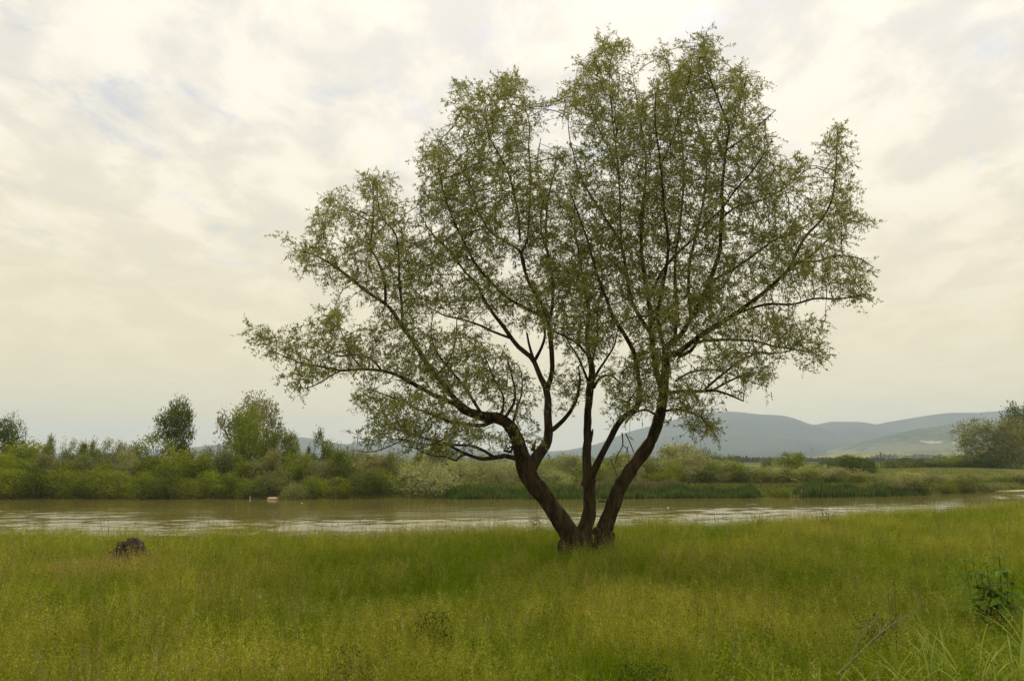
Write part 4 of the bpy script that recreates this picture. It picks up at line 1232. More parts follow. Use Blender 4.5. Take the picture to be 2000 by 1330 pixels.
# spread of foliage: (u, v, half width px, half height px, depth metres, weight)
LOBES = [
    (550, 672, 62, 34, -1.2, 1), (630, 668, 62, 46, -1.1, 1), (655, 618, 22, 28, -1.2, .6), (700, 685, 55, 48, -.7, .9), (600, 730, 50, 26, -1.6, .7), (520, 672, 30, 25, -1.3, .5),
    (605, 495, 46, 34, .2, .9), (640, 425, 34, 46, .4, .7), (655, 385, 22, 24, .5, .4), (733, 375, 34, 44, .7, 1.1), (730, 430, 58, 52, .5, 1.2), (770, 480, 62, 62, 0, 1), (690, 500, 56, 44, .4, .8), (745, 555, 52, 44, .2, .8), (800, 560, 56, 66, 0, 1), (660, 545, 40, 20, .2, .4),
    (780, 650, 56, 40, 0, .8), (810, 700, 62, 50, -.5, .9), (850, 740, 66, 50, -.8, 1), (905, 690, 70, 66, -1, 1.2), (960, 740, 56, 56, -1, 1), (830, 800, 82, 40, -1.4, 1.2), (760, 790, 54, 32, -1.6, .8), (880, 840, 72, 34, -1.4, 1), (780, 838, 54, 26, -1.6, .8), (725, 770, 30, 26, -1.5, .4), (850, 870, 60, 14, -1.6, .4), (730, 850, 34, 18, -1.9, .35), (990, 860, 60, 22, -.6, .25),
    (870, 400, 62, 72, .3, 1.2), (845, 310, 38, 48, .4, .8), (955, 245, 66, 76, 0, 1.4), (983, 168, 34, 32, -.3, .7), (925, 200, 40, 42, 0, .8), (1010, 228, 38, 62, .2, .8), (895, 330, 58, 66, .4, 1.2), (980, 345, 76, 72, 0, 1.4), (950, 450, 86, 70, .3, 1.5), (1050, 400, 56, 100, .6, 1.3), (870, 500, 66, 54, .6, 1), (950, 560, 76, 54, .5, 1), (885, 585, 60, 36, 1.2, .6), (1010, 610, 60, 40, .5, .5),
    (1100, 480, 62, 100, .8, 1.2), (1120, 350, 52, 70, 1, 1), (1140, 580, 62, 64, 0, 1.4), (1070, 560, 54, 60, .2, 1.2), (1150, 665, 56, 46, -.4, 1.1), (1205, 740, 44, 44, -.8, .6), (1185, 620, 56, 54, -.4, 1.2), (1090, 640, 40, 36, -.5, .7), (1110, 760, 40, 44, -.5, .35), (1020, 790, 40, 50, -.6, .3),
    (1190, 108, 50, 38, .8, .9), (1172, 180, 58, 64, .9, 1.3), (1122, 205, 36, 42, 1.2, .7), (1205, 260, 72, 76, .6, 1.6), (1300, 215, 62, 72, .2, 1.5), (1376, 105, 30, 42, -.3, .7), (1345, 165, 52, 56, 0, 1.2), (1440, 170, 46, 44, .2, .9), (1430, 255, 70, 66, -.2, 1.4), (1330, 320, 96, 86, 0, 2), (1480, 330, 54, 66, -.6, 1.2), (1250, 420, 86, 86, .6, 2), (1390, 430, 82, 82, -.4, 1.6), (1490, 410, 60, 66, -.4, 1.1), (1556, 350, 34, 46, -.8, .6), (1190, 500, 60, 70, .8, 1.2), (1295, 120, 26, 40, .8, .35),
    (1250, 320, 86, 86, 0, 1), (1300, 450, 86, 86, .3, 1), (1235, 560, 66, 76, 0, 1.1), (1350, 540, 66, 56, 0, .8), (1170, 420, 56, 76, .8, .8), (1280, 650, 50, 56, -.2, .9), (1110, 560, 46, 60, .2, .6),
    (1632, 290, 30, 44, -.2, .6), (1640, 375, 40, 52, -.2, .9), (1600, 440, 62, 52, 0, 1), (1560, 530, 70, 42, -.5, 1), (1645, 530, 44, 40, -.8, .8), (1668, 575, 32, 20, -1.2, .5), (1520, 475, 62, 58, .3, 1), (1450, 545, 62, 52, .2, 1.1), (1390, 590, 54, 46, 0, 1), (1300, 610, 72, 70, -.4, 2), (1490, 630, 66, 34, -1, .8), (1555, 655, 52, 32, -1.5, .7), (1440, 675, 54, 40, -1.6, .8), (1590, 690, 26, 18, -1.8, .35), (1470, 742, 46, 22, -1.4, .55), (1415, 715, 52, 34, -1.4, .7), (1280, 700, 50, 56, -.8, 1.5), (1345, 790, 50, 46, -1, 1), (1372, 838, 38, 22, -1.3, .6), (1250, 775, 46, 36, -1, .9), (1220, 800, 30, 26, -1.1, .4), (1690, 440, 22, 16, 0, .2),
]


def build_willow():
    rg = np.random.default_rng(77)
    A = []
    for (u, v, ru, rv, d, w) in LOBES:
        n = int(w * 140 * (ru * rv / 2600.0) ** 0.55)
        q = unit(rg.normal(size=(n, 3))) * (rg.uniform(0, 1, (n, 1)) ** 0.42)
        spread = 0.45 + 1.5 * math.sqrt(max(0.0, 1 - ((u - 1110) / 640.0) ** 2)) * (0.55 if v > 640 else 1.0)
        for k in range(n):
            A.append(pt(u + q[k, 0] * ru * 1.10, v + q[k, 1] * rv * 1.08, TY + d + q[k, 1 if False else 2] * spread + rg.normal() * 0.12))
    A = np.array(A)
    # start from the drawn limbs
    pos, par, limb = [], [], []
    rad0 = []
    for k, L in enumerate(LIMBS):
        first = True
        for i in range(len(L['P'])):
            if L['R'][i] > 0.115: continue
            pos.append(L['P'][i]); par.append(-1); limb.append(k); rad0.append(L['R'][i])
    pos = [np.array(p) for p in pos]
    n_fixed = len(pos)
    step = 0.115; kill = 0.16
    Pn = np.array(pos)
    near = np.full(len(A), -1); nd = np.full(len(A), 1e9)

    def update(P, off):
        for s in range(0, len(A), 1500):
            a = A[s:s + 1500]
            d2 = ((a[:, None, :] - P[None, :, :]) ** 2).sum(-1)
            j = d2.argmin(1); dm = np.sqrt(d2[np.arange(len(a)), j])
            b = dm < nd[s:s + 1500]
            nd[s:s + 1500][b] = dm[b]; near[s:s + 1500][b] = j[b] + off

    update(Pn, 0)
    kids = {}
    pdir = {}
    for it in range(75):
        alive = nd > kill
        if not alive.any(): break
        A, near, nd = A[alive], near[alive], nd[alive]
        acc = {}
        dirs = unit(A - np.array(pos)[near])
        rch = nd < 0.85
        if not rch.any(): break
        for j, d in zip(near[rch], dirs[rch]):
            if j in acc: acc[j] += d
            else: acc[j] = d.copy()
        new = []
        off = len(pos)
        for j, d in acc.items():
            d = d / (np.linalg.norm(d) + 1e-9)
            if j in pdir: d = d + 0.55 * pdir[j]
            d = d + np.array((0, 0, 0.16)) + rg.normal(size=3) * 0.16
            d /= np.linalg.norm(d)
            p = pos[j] + d * step
            if j in kids:
                if len(kids[j]) >= 3: continue
                if any(np.linalg.norm(pos[c] - p) < step * 0.4 for c in kids[j]): continue
            new.append((p, j, d))
        if not new: break
        for p, j, d in new:
            c = len(pos)
            pos.append(p); par.append(j); limb.append(limb[j]); pdir[c] = d
            kids.setdefault(j, []).append(c)
        update(np.array([p for p, _, _ in new]), off)
    n = len(pos)
    pos = np.array(pos)
    # hanging tips
    tips = [i for i in range(n_fixed, n) if i not in kids]
    pos_l, par_l, limb_l = list(pos), list(par), list(limb)
    for i in tips:
        if rg.uniform() < 0.55:
            d = pdir[i].copy(); j = i
            for k in range(rg.integers(1, 4)):
                d = d * 0.75 + np.array((0, 0, -0.24)) + rg.normal(size=3) * 0.2; d /= np.linalg.norm(d)
                pos_l.append(pos_l[j] + d * 0.09); par_l.append(j); limb_l.append(limb_l[j]); j = len(pos_l) - 1
    pos = np.array(pos_l); par = np.array(par_l); limb = np.array(limb_l); n = len(pos)
    # pipe model radii
    acc = np.zeros(n); R = np.zeros(n)
    ex = 2.25
    for i in range(n - 1, n_fixed - 1, -1):
        R[i] = (acc[i] + 0.0026 ** ex) ** (1 / ex)
        acc[par[i]] += R[i] ** ex
    capr = np.array(rad0 + [1.0] * (n - n_fixed))
    for i in range(n_fixed, n):
        R[i] = min(R[i], 0.030, (capr[par[i]] * 0.8) if par[i] < n_fixed else 1)
    root = empty('willow_tree', (float(pt(1150, 1085, TY)[0]), TY, 0.0))
    off = np.array(root.location)
    tag(root, 'big spreading willow with several dark stems leaning out from one base', 'tree')
    owner = {}
    for k, L in enumerate(LIMBS):
        g = Geo()
        v, q, t = tube(L['P'] - off, L['R'], L['sides'], True, L['rough'], k * 1.7, 3.2 if L['name'] == 'trunk' else 5.0, 0.42 if L['name'] == 'trunk' else 0.25 if L['R'][0] > 0.05 else 0.0)
        g.add(v, q, t)
        sel = np.where((limb == k) & (np.arange(n) >= n_fixed))[0]
        if len(sel):
            a = pos[par[sel]] - off; b = pos[sel] - off
            ra = np.where(par[sel] < n_fixed, R[sel], np.minimum(R[par[sel]], R[sel] * 1.6)); rb = R[sel]
            T = unit(b - a); s1 = unit(np.cross(T, np.array((0.3, 0.5, 0.81)))); s2 = np.cross(T, s1)
            ring = []
            for (c, r) in ((a, ra), (b, rb)):
                for m in range(3):
                    an = m * 2.0944
                    ring.append(c + r[:, None] * (math.cos(an) * s1 + math.sin(an) * s2))
            v = np.stack(ring, 1).reshape(-1, 3)
            i6 = np.arange(len(sel))[:, None] * 6
            q2 = np.concatenate([i6 + np.array([m, (m + 1) % 3, 3 + (m + 1) % 3, 3 + m]) for m in range(3)])
            nq = len(q)
            g.add(v, q2)
        me = g.mesh(L['name'], [BARK, TWIG], True)
        if len(sel):
            mi = np.zeros(len(me.polygons), np.int32); mi[nq:nq + len(q2)] = 1
            me.polygons.foreach_set('material_index', mi)
        o = obj(L['name'], me, root)
        # leaves of this limb
        idx = sel[R[sel] < 0.0085]
        if len(idx):
            # thin leafy shoots leave every twig; the leaves stand along them
            sh = np.repeat(idx, rg.poisson(SHOOTS, len(idx)))
            Tn = unit(pos[sh] - pos[par[sh]])
            sd = unit(rg.normal(size=(len(sh), 3)) + Tn * 0.7 + np.array((0, 0, 0.15)))
            sl_ = rg.uniform(0.07, 0.30, len(sh))
            tb = rg.uniform(0, 1, (len(sh), 1))
            org = pos[par[sh]] * (1 - tb) + pos[sh] * tb
            drp = rg.uniform(0, 0.10, len(sh))
            nl = rg.poisson(3 + sl_ * 42)
            r2 = np.repeat(np.arange(len(sh)), nl); rep = sh[r2]
            tt = rg.uniform(0.08, 1, (len(r2), 1))
            base = org[r2] + sd[r2] * (tt * sl_[r2][:, None]) - np.array((0, 0, 1.0)) * (drp[r2][:, None] * tt ** 2)
            dr = unit(sd[r2] * 0.75 + rg.normal(size=(len(r2), 3)) * 0.6 + np.array((0, 0, -0.12)))
            ln = rg.uniform(0.038, 0.080, len(rep))
            v, q = leaf_quads(base - off, dr, ln, ln * rg.uniform(0.20, 0.30, len(rep)), rg, 0.07)
            cl = np.clip(rg.normal(0.5, 0.22, len(sh))[r2] + rg.normal(0, 0.2, len(rep)), 0, 1)
            f = obj('foliage', mesh_np('foliage', v, q, None, [WILLOW_LEAF], {'rnd': ('FLOAT', cl)}), o)
            f['kind'] = 'stuff'
    # burls and broken stubs on the stems
    g = []
    for (k, v, side, f, sd) in ((2, 1040, -1, 0.62, 3.0), (2, 1046, 1, 0.55, 2.0), (1, 942, -1, 0.5, 1.0), (0, 1052, 1, 0.6, 6.0), (2, 1062, -1, 0.66, 8.0), (0, 1068, -1, 0.6, 5.0)):
        L = LIMBS[k]; i = int(np.abs(L['uv'][:, 1] - v).argmin()); r = L['R'][i]
        p = L['P'][i] + np.array((side * r * 0.82, -r * 0.35, 0))
        bm = lumpy((r * f, r * f, r * f * 1.3), sd * 7.7, 0.45, 1.5, 3)
        bm_obj('burl', bm, BARK, root, tuple(p - off), False)
    for (pts, d0, d1) in (([(1170, 979, 3.2), (1150 + 28, 979, 2.8), (1188, 980, 2.6)], 0.1, 0.1), ([(1152, 862, 6), (1156, 848, 5.5), (1158, 838, 3.5)], 0.1, 0.0), ([(1288, 820, 3), (1300, 824, 2.2), (1308, 820, 1.5)], 0.0, -0.2),
                          ([(1018, 882, 5), (1004, 872, 4), (990, 876, 3)], -0.2, -0.4), ([(1040, 880, 6), (1044, 868, 4), (1046, 858, 2.5)], -0.1, -0.1)):
        P = np.array([pt(u, v, TY + d0 + (d1 - d0) * k / 2) for k, (u, v, r) in enumerate(pts)]) - off
        gg = Geo(); gg.add(*tube(catmull(P, 4), np.linspace(pts[0][2] * .75, pts[-1][2] * .3, 9) * TY / F, 9, True, 0.3, pts[0][0], 9))
        obj('broken_stub', gg.mesh('broken_stub', [BARK], True), root)
    # bare twigs hanging from the right leg
    for tw in ([(1215, 845, 1.6), (1216, 870, 1.3), (1206, 888, 1), (1202, 905, .8)], [(1215, 868, 1), (1226, 880, .9), (1228, 905, .7)], [(1222, 846, 1.5), (1232, 868, 1.2), (1240, 890, .9), (1246, 900, .6)], [(1226, 872, 1), (1222, 892, .8)], [(1192, 895, 1.2), (1202, 920, 1), (1208, 935, .7)]):
        P = np.array([pt(u, v, TY - 0.5) for (u, v, r) in tw]) - off
        gg = Geo(); gg.add(*tube(catmull(P, 4), np.interp(np.linspace(0, 1, (len(tw) - 1) * 4 + 1), np.linspace(0, 1, len(tw)), [r for _, _, r in tw]) * TY / F, 4))
        obj('bare_twig', gg.mesh('bare_twig', [TWIG]), root)
    print('willow nodes', n, 'attractors', len(A), 'leaves', sum(len(o.data.polygons) for o in bpy.data.objects if o.name.startswith('foliage')))


SHOOTS = 2.1
build_willow()


# ------------------------------------------------------------------ meadow grass
def blade_set(rg, n, rad, h0, h1, w0, w1, lean, c0, c1, bend=0.5, segs=2):
    """arching blades: returns verts, quads, tris, quad colours, tri colours"""
    V, Q, T, QC, TC = [], [], [], [], []
    for k in range(n):
        a = rg.uniform(0, 6.283); r = rad * math.sqrt(rg.uniform())
        p = np.array((r * math.cos(a), r * math.sin(a), -0.03))
        H = rg.uniform(h0, h1); w = rg.uniform(w0, w1)
        b = rg.uniform(0, 6.283); ln = rg.uniform(0.1, 1) * lean * H
        ld = np.array((math.cos(b), math.sin(b), 0))
        sd = np.array((-math.sin(b + rg.normal() * .8), math.cos(b + rg.normal() * .8), 0))
        f = rg.uniform()
        c = np.array(c0) * (1 - f) + np.array(c1) * f
        i = len(V)
        for s in range(segs):
            t = s / segs
            q = p + ld * ln * t ** (1 + bend) + np.array((0, 0, H * (t - 0.12 * bend * t * t)))
            ww = w * (1 - 0.55 * t)
            V += [q - sd * ww / 2, q + sd * ww / 2]
        V.append(p + ld * ln + np.array((0, 0, H * (1 - 0.12 * bend))))
        for s in range(segs - 1):
            Q.append((i + 2 * s, i + 2 * s + 1, i + 2 * s + 3, i + 2 * s + 2)); QC.append(c)
        e = i + 2 * (segs - 1)
        T.append((e, e + 1, e + 2)); TC.append(c)
    return V, Q, T, QC, TC


def add_set(g, st):
    V, Q, T, QC, TC = st
    off = g.n
    g.v.append(np.array(V)); g.n += len(V)
    if Q: g.q.append(np.array(Q) + off); g.qc.append(np.array(QC))
    if T: g.t.append(np.array(T) + off); g.tc.append(np.array(TC))


G0, G1 = (0.152, 0.220, 0.003), (0.272, 0.312, 0.004)
STRAW = (0.40, 0.39, 0.050)


def panicle(g, rg, base, H, spread, n, col, lean):
    """an airy flowering head on a thin stem"""
    tip = base + np.array((lean[0], lean[1], H))
    P = np.array([base, base * .5 + tip * .5 + np.array((lean[0], lean[1], 0)) * -0.2, tip])
    P = catmull(P, 2)
    w = 0.0016
    sd = np.array((1.0, 0.3, 0)) * w
    V = []; 
    for p in P: V += [p - sd / 2, p + sd / 2]
    g.add(V, [(2 * k, 2 * k + 1, 2 * k + 3, 2 * k + 2) for k in range(len(P) - 1)], None, np.array(col) * 0.75)
    t = rg.uniform(0.62, 1.0, n)
    ctr = base[None] * (1 - t[:, None]) + tip[None] * t[:, None]
    ctr = ctr + rg.normal(size=(n, 3)) * np.array((spread, spread, spread * .6)) * (1.08 - t)[:, None] * 2.2
    d = unit(rg.normal(size=(n, 3)) + np.array((0, 0, 0.6)))
    v, q = leaf_quads(ctr, d, rg.uniform(0.008, 0.016, n), 0.0052, rg)
    g.add(v, q, None, np.array(col) * rg.uniform(0.75, 1.2, (n, 1)))


def tuft(kind, seed):
    rg = np.random.default_rng(seed)
    g = Geo()
    if kind == 0:      # fine meadow grass
        add_set(g, blade_set(rg, 26, 0.085, 0.11, 0.30, 0.0035, 0.0065, 0.95, G0, G1, 0.9))
    elif kind == 1:    # flowering grass
        add_set(g, blade_set(rg, 16, 0.08, 0.10, 0.26, 0.0035, 0.006, 0.95, G0, G1, 0.9))
        for k in range(6):
            a = rg.uniform(0, 6.28); b = np.array((math.cos(a), math.sin(a), 0)) * rg.uniform(0, .06)
            panicle(g, rg, b, rg.uniform(0.24, 0.42), 0.028, 20, np.array(STRAW) * rg.uniform(.65, 1.1), rg.normal(size=2) * 0.08)
    elif kind == 2:    # broader blades
        add_set(g, blade_set(rg, 14, 0.07, 0.15, 0.34, 0.006, 0.011, 1.1, (0.155, 0.215, 0.005), (0.25, 0.285, 0.010), 0.9, 3))
        add_set(g, blade_set(rg, 10, 0.07, 0.12, 0.28, 0.003, 0.005, 0.5, G0, G1, 0.7))
    elif kind == 3:    # small leafy herbs
        n = 42
        a = rg.uniform(0, 6.28, n); r = 0.08 * np.sqrt(rg.uniform(size=n)); z = rg.uniform(0.05, 0.27, n)
        P = np.stack([r * np.cos(a), r * np.sin(a), z], 1)
        d = unit(np.stack([np.cos(a), np.sin(a), rg.uniform(-.1, .8, n)], 1) + rg.normal(size=(n, 3)) * .4)
        v, q = leaf_quads(P, d, rg.uniform(0.015, 0.034, n), 0.011, rg, .1)
        g.add(v, q, None, np.array((0.13, 0.185, 0.008)) * rg.uniform(.7, 1.3, (n, 1)))
        add_set(g, blade_set(rg, 12, 0.07, 0.12, 0.30, 0.003, 0.005, 0.5, G0, G1, 0.7))
    elif kind == 5:    # taller stems with compact brownish heads
        add_set(g, blade_set(rg, 16, 0.07, 0.12, 0.32, 0.003, 0.006, 0.6, G0, G1, 0.7))
        for k in range(3):
            a = rg.uniform(0, 6.28); b = np.array((math.cos(a), math.sin(a), 0)) * rg.uniform(0, .05)
            H = rg.uniform(0.42, 0.62); ln = rg.normal(size=2) * .07; tip = b + np.array((ln[0], ln[1], H))
            sdv = np.array((.0011, .0005, 0))
            g.add([b - sdv, b + sdv, tip + sdv, tip - sdv], [(0, 1, 2, 3)], None, (.16, .17, .03))
            n = 26; t = rg.uniform(.82, 1.02, n)
            c = b[None] * (1 - t[:, None]) + tip[None] * t[:, None] + rg.normal(size=(n, 3)) * .004
            v, q = leaf_quads(c, unit(rg.normal(size=(n, 3)) * .5 + (0, 0, 1)), rg.uniform(.007, .013, n), .005, rg)
            g.add(v, q, None, np.array((.26, .19, .075) if k else (.42, .36, .14)) * rg.uniform(.7, 1.2, (n, 1)))
    else:              # dry straw among green
        add_set(g, blade_set(rg, 8, 0.07, 0.15, 0.42, 0.002, 0.004, 0.7, (0.29, 0.26, 0.05), (0.40, 0.36, 0.09), 0.5))
        add_set(g, blade_set(rg, 18, 0.07, 0.12, 0.32, 0.003, 0.005, 0.5, G0, G1, 0.7))
    return g.mesh('grass_tuft', [GRASS])


def meadow():
    tc = bpy.data.collections.new('grass_tufts')      # sources only: not linked to the scene
    NV = 3
    for kd in range(6):
        for s in range(NV):
            o = bpy.data.objects.new(f'tuft_{kd}{s}', tuft(kd, 100 + kd * 10 + s))
            tc.objects.link(o)
    rg = np.random.default_rng(31)
    pts_ = []
    for (y0, y1, dens) in ((3.2, 6.0, 300), (6.0, 9.0, 250), (9.0, 13.0, 200), (13.0, 18.0, 160), (18.0, 34.0, 120)):
        hw = 0.70 * y1 + 6.5
        n = int((y1 - y0) * 2 * hw * dens)
        x = rg.uniform(-hw, hw, n); y = rg.uniform(y0, y1, n)
        k = (np.abs(x) < 0.70 * y + 6.5) & (y < near_edge(x) + 1.6)
        pts_.append(np.stack([x[k], y[k]], 1))
    P = np.concatenate(pts_); n = len(P)
    z = gz(P[:, 0], P[:, 1])
    # slow variation of the sward
    A = np.array([fbm2(px * 0.33, py * 0.5, 3.3, 4) for px, py in P])
    B = np.array([fbm2(px * 1.1, py * 1.5, 8.8, 3) for px, py in P])
    r = rg.uniform(size=n)
    pf = np.clip(0.20 + A * 0.45 + B * 0.4, 0.03, 0.5)
    kind = np.where(r < pf, 1, np.where(r < pf + (1 - pf) * 0.50, 0, np.where(r < pf + (1 - pf) * 0.68, 2, np.where(r < pf + (1 - pf) * 0.86, 3, 4))))
    kind = np.where((rg.uniform(size=n) < 0.02), 5, kind)
    px, py = P[:, 0], P[:, 1]
    hol = np.exp(-(((px - 0.2) / 0.85) ** 2 + ((py - 12.4) / 0.55) ** 2))  # willow's shade put into the grass: greener, shorter tufts over the dip
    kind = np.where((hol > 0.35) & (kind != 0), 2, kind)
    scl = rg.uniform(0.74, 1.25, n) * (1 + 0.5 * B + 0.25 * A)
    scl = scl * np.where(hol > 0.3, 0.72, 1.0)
    scl = scl * np.where((np.abs(px + 5.92) < 0.55) & (py > 11.2) & (py < 12.5), 0.55, 1.0)      # flattened round the stump
    # low right corner: lusher, greener
    lush = smooth01(px - 0.25 * py, 0.6, 2.6) * smooth01(py, 8.2, 5.5)
    kind = np.where((lush > rg.uniform(size=n)) & (kind == 1), 2, kind)
    t = np.clip(0.5 + 1.3 * A + 0.8 * B, 0, 1)[:, None]
    sh = np.array((0.74, 0.88, 0.85)) * (1 - t) + np.array((1.06, 1.04, 1.1)) * t
    sh = sh * rg.uniform(0.70, 1.30, (n, 1))
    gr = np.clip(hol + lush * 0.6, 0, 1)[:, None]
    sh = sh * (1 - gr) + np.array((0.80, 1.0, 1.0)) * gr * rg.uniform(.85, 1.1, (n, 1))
    # pinkish drift of flowering grass near the dark lump
    pk = np.exp(-(((px + 5.4) / 0.8) ** 2 + ((py - 10.6) / 0.7) ** 2)) * 0.5
    ispk = rg.uniform(size=n) < pk
    kind = np.where(ispk, 1, kind)
    sh = np.where(ispk[:, None], np.array((1.15, 0.88, 1.9)), sh)
    me = bpy.data.meshes.new('meadow_grass')
    me.vertices.add(n)
    me.vertices.foreach_set('co', np.concatenate([P, z[:, None]], 1).astype(np.float32).ravel())
    a = me.attributes.new('idx', 'INT', 'POINT'); a.data.foreach_set('value', (kind * NV + rg.integers(0, NV, n)).astype(np.int32))
    a = me.attributes.new('scl', 'FLOAT_VECTOR', 'POINT')
    a.data.foreach_set('vector', np.stack([scl ** .5, scl ** .5, scl], 1).astype(np.float32).ravel())
    a = me.attributes.new('rot', 'FLOAT_VECTOR', 'POINT')
    a.data.foreach_set('vector', np.stack([rg.normal(size=n) * .10, rg.normal(size=n) * .10, rg.uniform(0, 6.283, n)], 1).astype(np.float32).ravel())
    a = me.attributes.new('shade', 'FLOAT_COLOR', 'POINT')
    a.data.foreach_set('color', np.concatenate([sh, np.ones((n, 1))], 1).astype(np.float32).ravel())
    me.materials.append(GRASS)
    o = obj('meadow_grass', me)
    o['kind'] = 'stuff'
    ng = bpy.data.node_groups.new('grass_scatter', 'GeometryNodeTree')
    ng.interface.new_socket('Geometry', in_out='INPUT', socket_type='NodeSocketGeometry')
    ng.interface.new_socket('Geometry', in_out='OUTPUT', socket_type='NodeSocketGeometry')
    N, L = ng.nodes.new, ng.links.new
    gi, go = N('NodeGroupInput'), N('NodeGroupOutput')
    ci = N('GeometryNodeCollectionInfo'); ci.inputs['Collection'].default_value = tc
    ci.inputs['Separate Children'].default_value = True; ci.inputs['Reset Children'].default_value = True
    ip = N('GeometryNodeInstanceOnPoints'); ip.inputs['Pick Instance'].default_value = True

    def named(nm, typ):
        a = N('GeometryNodeInputNamedAttribute'); a.data_type = typ; a.inputs['Name'].default_value = nm
        return a.outputs['Attribute']
    e2r = N('FunctionNodeEulerToRotation'); L(named('rot', 'FLOAT_VECTOR'), e2r.inputs[0])
    L(gi.outputs[0], ip.inputs['Points']); L(ci.outputs[0], ip.inputs['Instance'])
    L(named('idx', 'INT'), ip.inputs['Instance Index']); L(e2r.outputs[0], ip.inputs['Rotation']); L(named('scl', 'FLOAT_VECTOR'), ip.inputs['Scale'])
    L(ip.outputs[0], go.inputs[0])
    md = o.modifiers.new('scatter', 'NODES'); md.node_group = ng
    print('tufts', n)


meadow()


# ------------------------------------------------------------------ foreground things
def ground_at(u, v):
    """distance along the ground of the meadow point seen at (u, v)"""
    Y = EYE * F / max(1.0, v - 897.0)
    for _ in range(4):
        x = X(u, Y); Y = (EYE - float(gz(x, Y))) * F / max(1.0, v - 897.0)
    return X(u, Y), Y


def dark_lump():
    Y = 12.3
    x = X(266, Y); z = float(gz(x, Y))
    top = pt(266, 1050, Y)[2]
    bm = lumpy((0.36, 0.27, (top - z) / 1.16), 12.3, 0.30, 1.9, 5, None)
    M = Mat('rotten_wood')
    n1 = M.noise(7, 8, 0.7, 0.5); n2 = M.noise(19, 6, 0.65); n3 = M.noise(4, 3, 0.5)
    c = M.mix(M.ramp(n1, 0.38, 0.62), (0.028, 0.022, 0.015), (0.095, 0.072, 0.048))
    c = M.mix(M.math('MULTIPLY', M.ramp(n2, 0.60, 0.70), 0.6), c, (0.30, 0.25, 0.17))
    c = M.mix(M.math('MULTIPLY', M.ramp(n3, 0.56, 0.68), 0.5), c, (0.10, 0.12, 0.03))
    mat = M.done(M.bsdf(c, 0.95, M.bump(n2, 1.0, 0.04), 0.1))
    root = bm_obj('rotten_stump', bm, mat, None, (x, Y, z))
    tag(root, 'dark brown lumpy rotten stump half sunk in the grass', 'stump')
    rg = np.random.default_rng(5)
    for k in range(9):
        a = rg.uniform(0, 6.28); el = rg.uniform(0.2, 1.2)
        p = np.array((0.30 * math.cos(a) * math.cos(el), 0.24 * math.sin(a) * math.cos(el), (top - z) * 0.9 * math.sin(el)))
        bm = lumpy((0.07, 0.06, 0.05), 30 + k * 3.3, 0.4, 1.6, 3)
        o = bm_obj('wood_chunk', bm, mat, root, tuple(p)); o.rotation_euler = tuple(rg.uniform(0, 3, 3))


dark_lump()


def serrated_leaf(seed):
    rg = np.random.default_rng(seed)
    n = 7
    V, Q, T = [], [], []
    for k in range(n + 1):
        t = k / n
        w = 0.30 * math.sin(math.pi * min(1, t * 1.0) ** 0.72) * (1 - 0.25 * t)
        w *= (1.0 if k % 2 else 0.82)
        z = -0.30 * t * t + 0.03 * math.sin(t * 5)
        V += [(t, -w, z - 0.05 * w), (t, 0, z + 0.06 * (1 - t)), (t, w, z - 0.05 * w)]
    for k in range(n):
        for s in (0, 1): Q.append((3 * k + s, 3 * k + s + 1, 3 * k + 3 + s + 1, 3 * k + 3 + s))
    g = Geo(); g.add(V, Q, None, np.array((0.10, 0.175, 0.014)) * rg.uniform(.8, 1.25, (len(Q), 1)))
    return g.mesh('leaf', [PLANT], True)


def nettle():
    rg = np.random.default_rng(61)
    Y = 7.7; x = X(1908, Y); z = float(gz(x, Y))
    root = empty('nettle_plant', (x, Y, z))
    tag(root, 'dark green leafy nettle-like plant standing above the grass', 'plant')
    meshes = [serrated_leaf(s) for s in (1, 2, 3, 4)]
    nleaf = 0
    for s in range(12):
        a = s * 2.4; r = 0.03 + 0.11 * rg.uniform()
        b = np.array((r * math.cos(a), r * math.sin(a) * .8, 0))
        H = rg.uniform(0.56, 0.86)
        tip = b * 1.8 + np.array((rg.normal() * .02, rg.normal() * .02, H))
        P = catmull([b, (b + tip) / 2 + rg.normal(size=3) * .012, tip], 6)
        g = Geo(); v, q, t = tube(P, np.linspace(0.004, 0.002, len(P)), 5)
        g.add(v, q, t, (0.06, 0.075, 0.02))
        obj('stem', g.mesh('stem', [PLANT], True), root)
        nodes = 5
        for k in range(nodes):
            tt = 0.42 + 0.58 * k / (nodes - 1)
            c = P[min(len(P) - 1, int(tt * (len(P) - 1)))]
            ph = a + (k % 2) * 1.57 + rg.normal() * .25
            sz = 0.158 * (1 - 0.45 * (k / (nodes - 1)) ** 2) * rg.uniform(.85, 1.15)
            for side in (0, 1):
                o = obj('leaf', meshes[int(rg.integers(4))], root, tuple(c))
                o.rotation_euler = (rg.normal() * .2, rg.uniform(-0.15, 0.30), ph + side * math.pi + rg.normal() * .15)
                o.scale = (sz, sz, sz); nleaf += 1
    # a few low side leaves filling the skirt
    for k in range(14):
        a = rg.uniform(0, 6.28); r = rg.uniform(0.03, 0.13); zz = rg.uniform(0.18, 0.5)
        o = obj('leaf', meshes[int(rg.integers(4))], root, (r * math.cos(a), r * math.sin(a), zz))
        o.rotation_euler = (rg.normal() * .2, rg.uniform(0, 0.5), a + rg.normal() * .3); sz = rg.uniform(.07, .11); o.scale = (sz, sz, sz)


nettle()


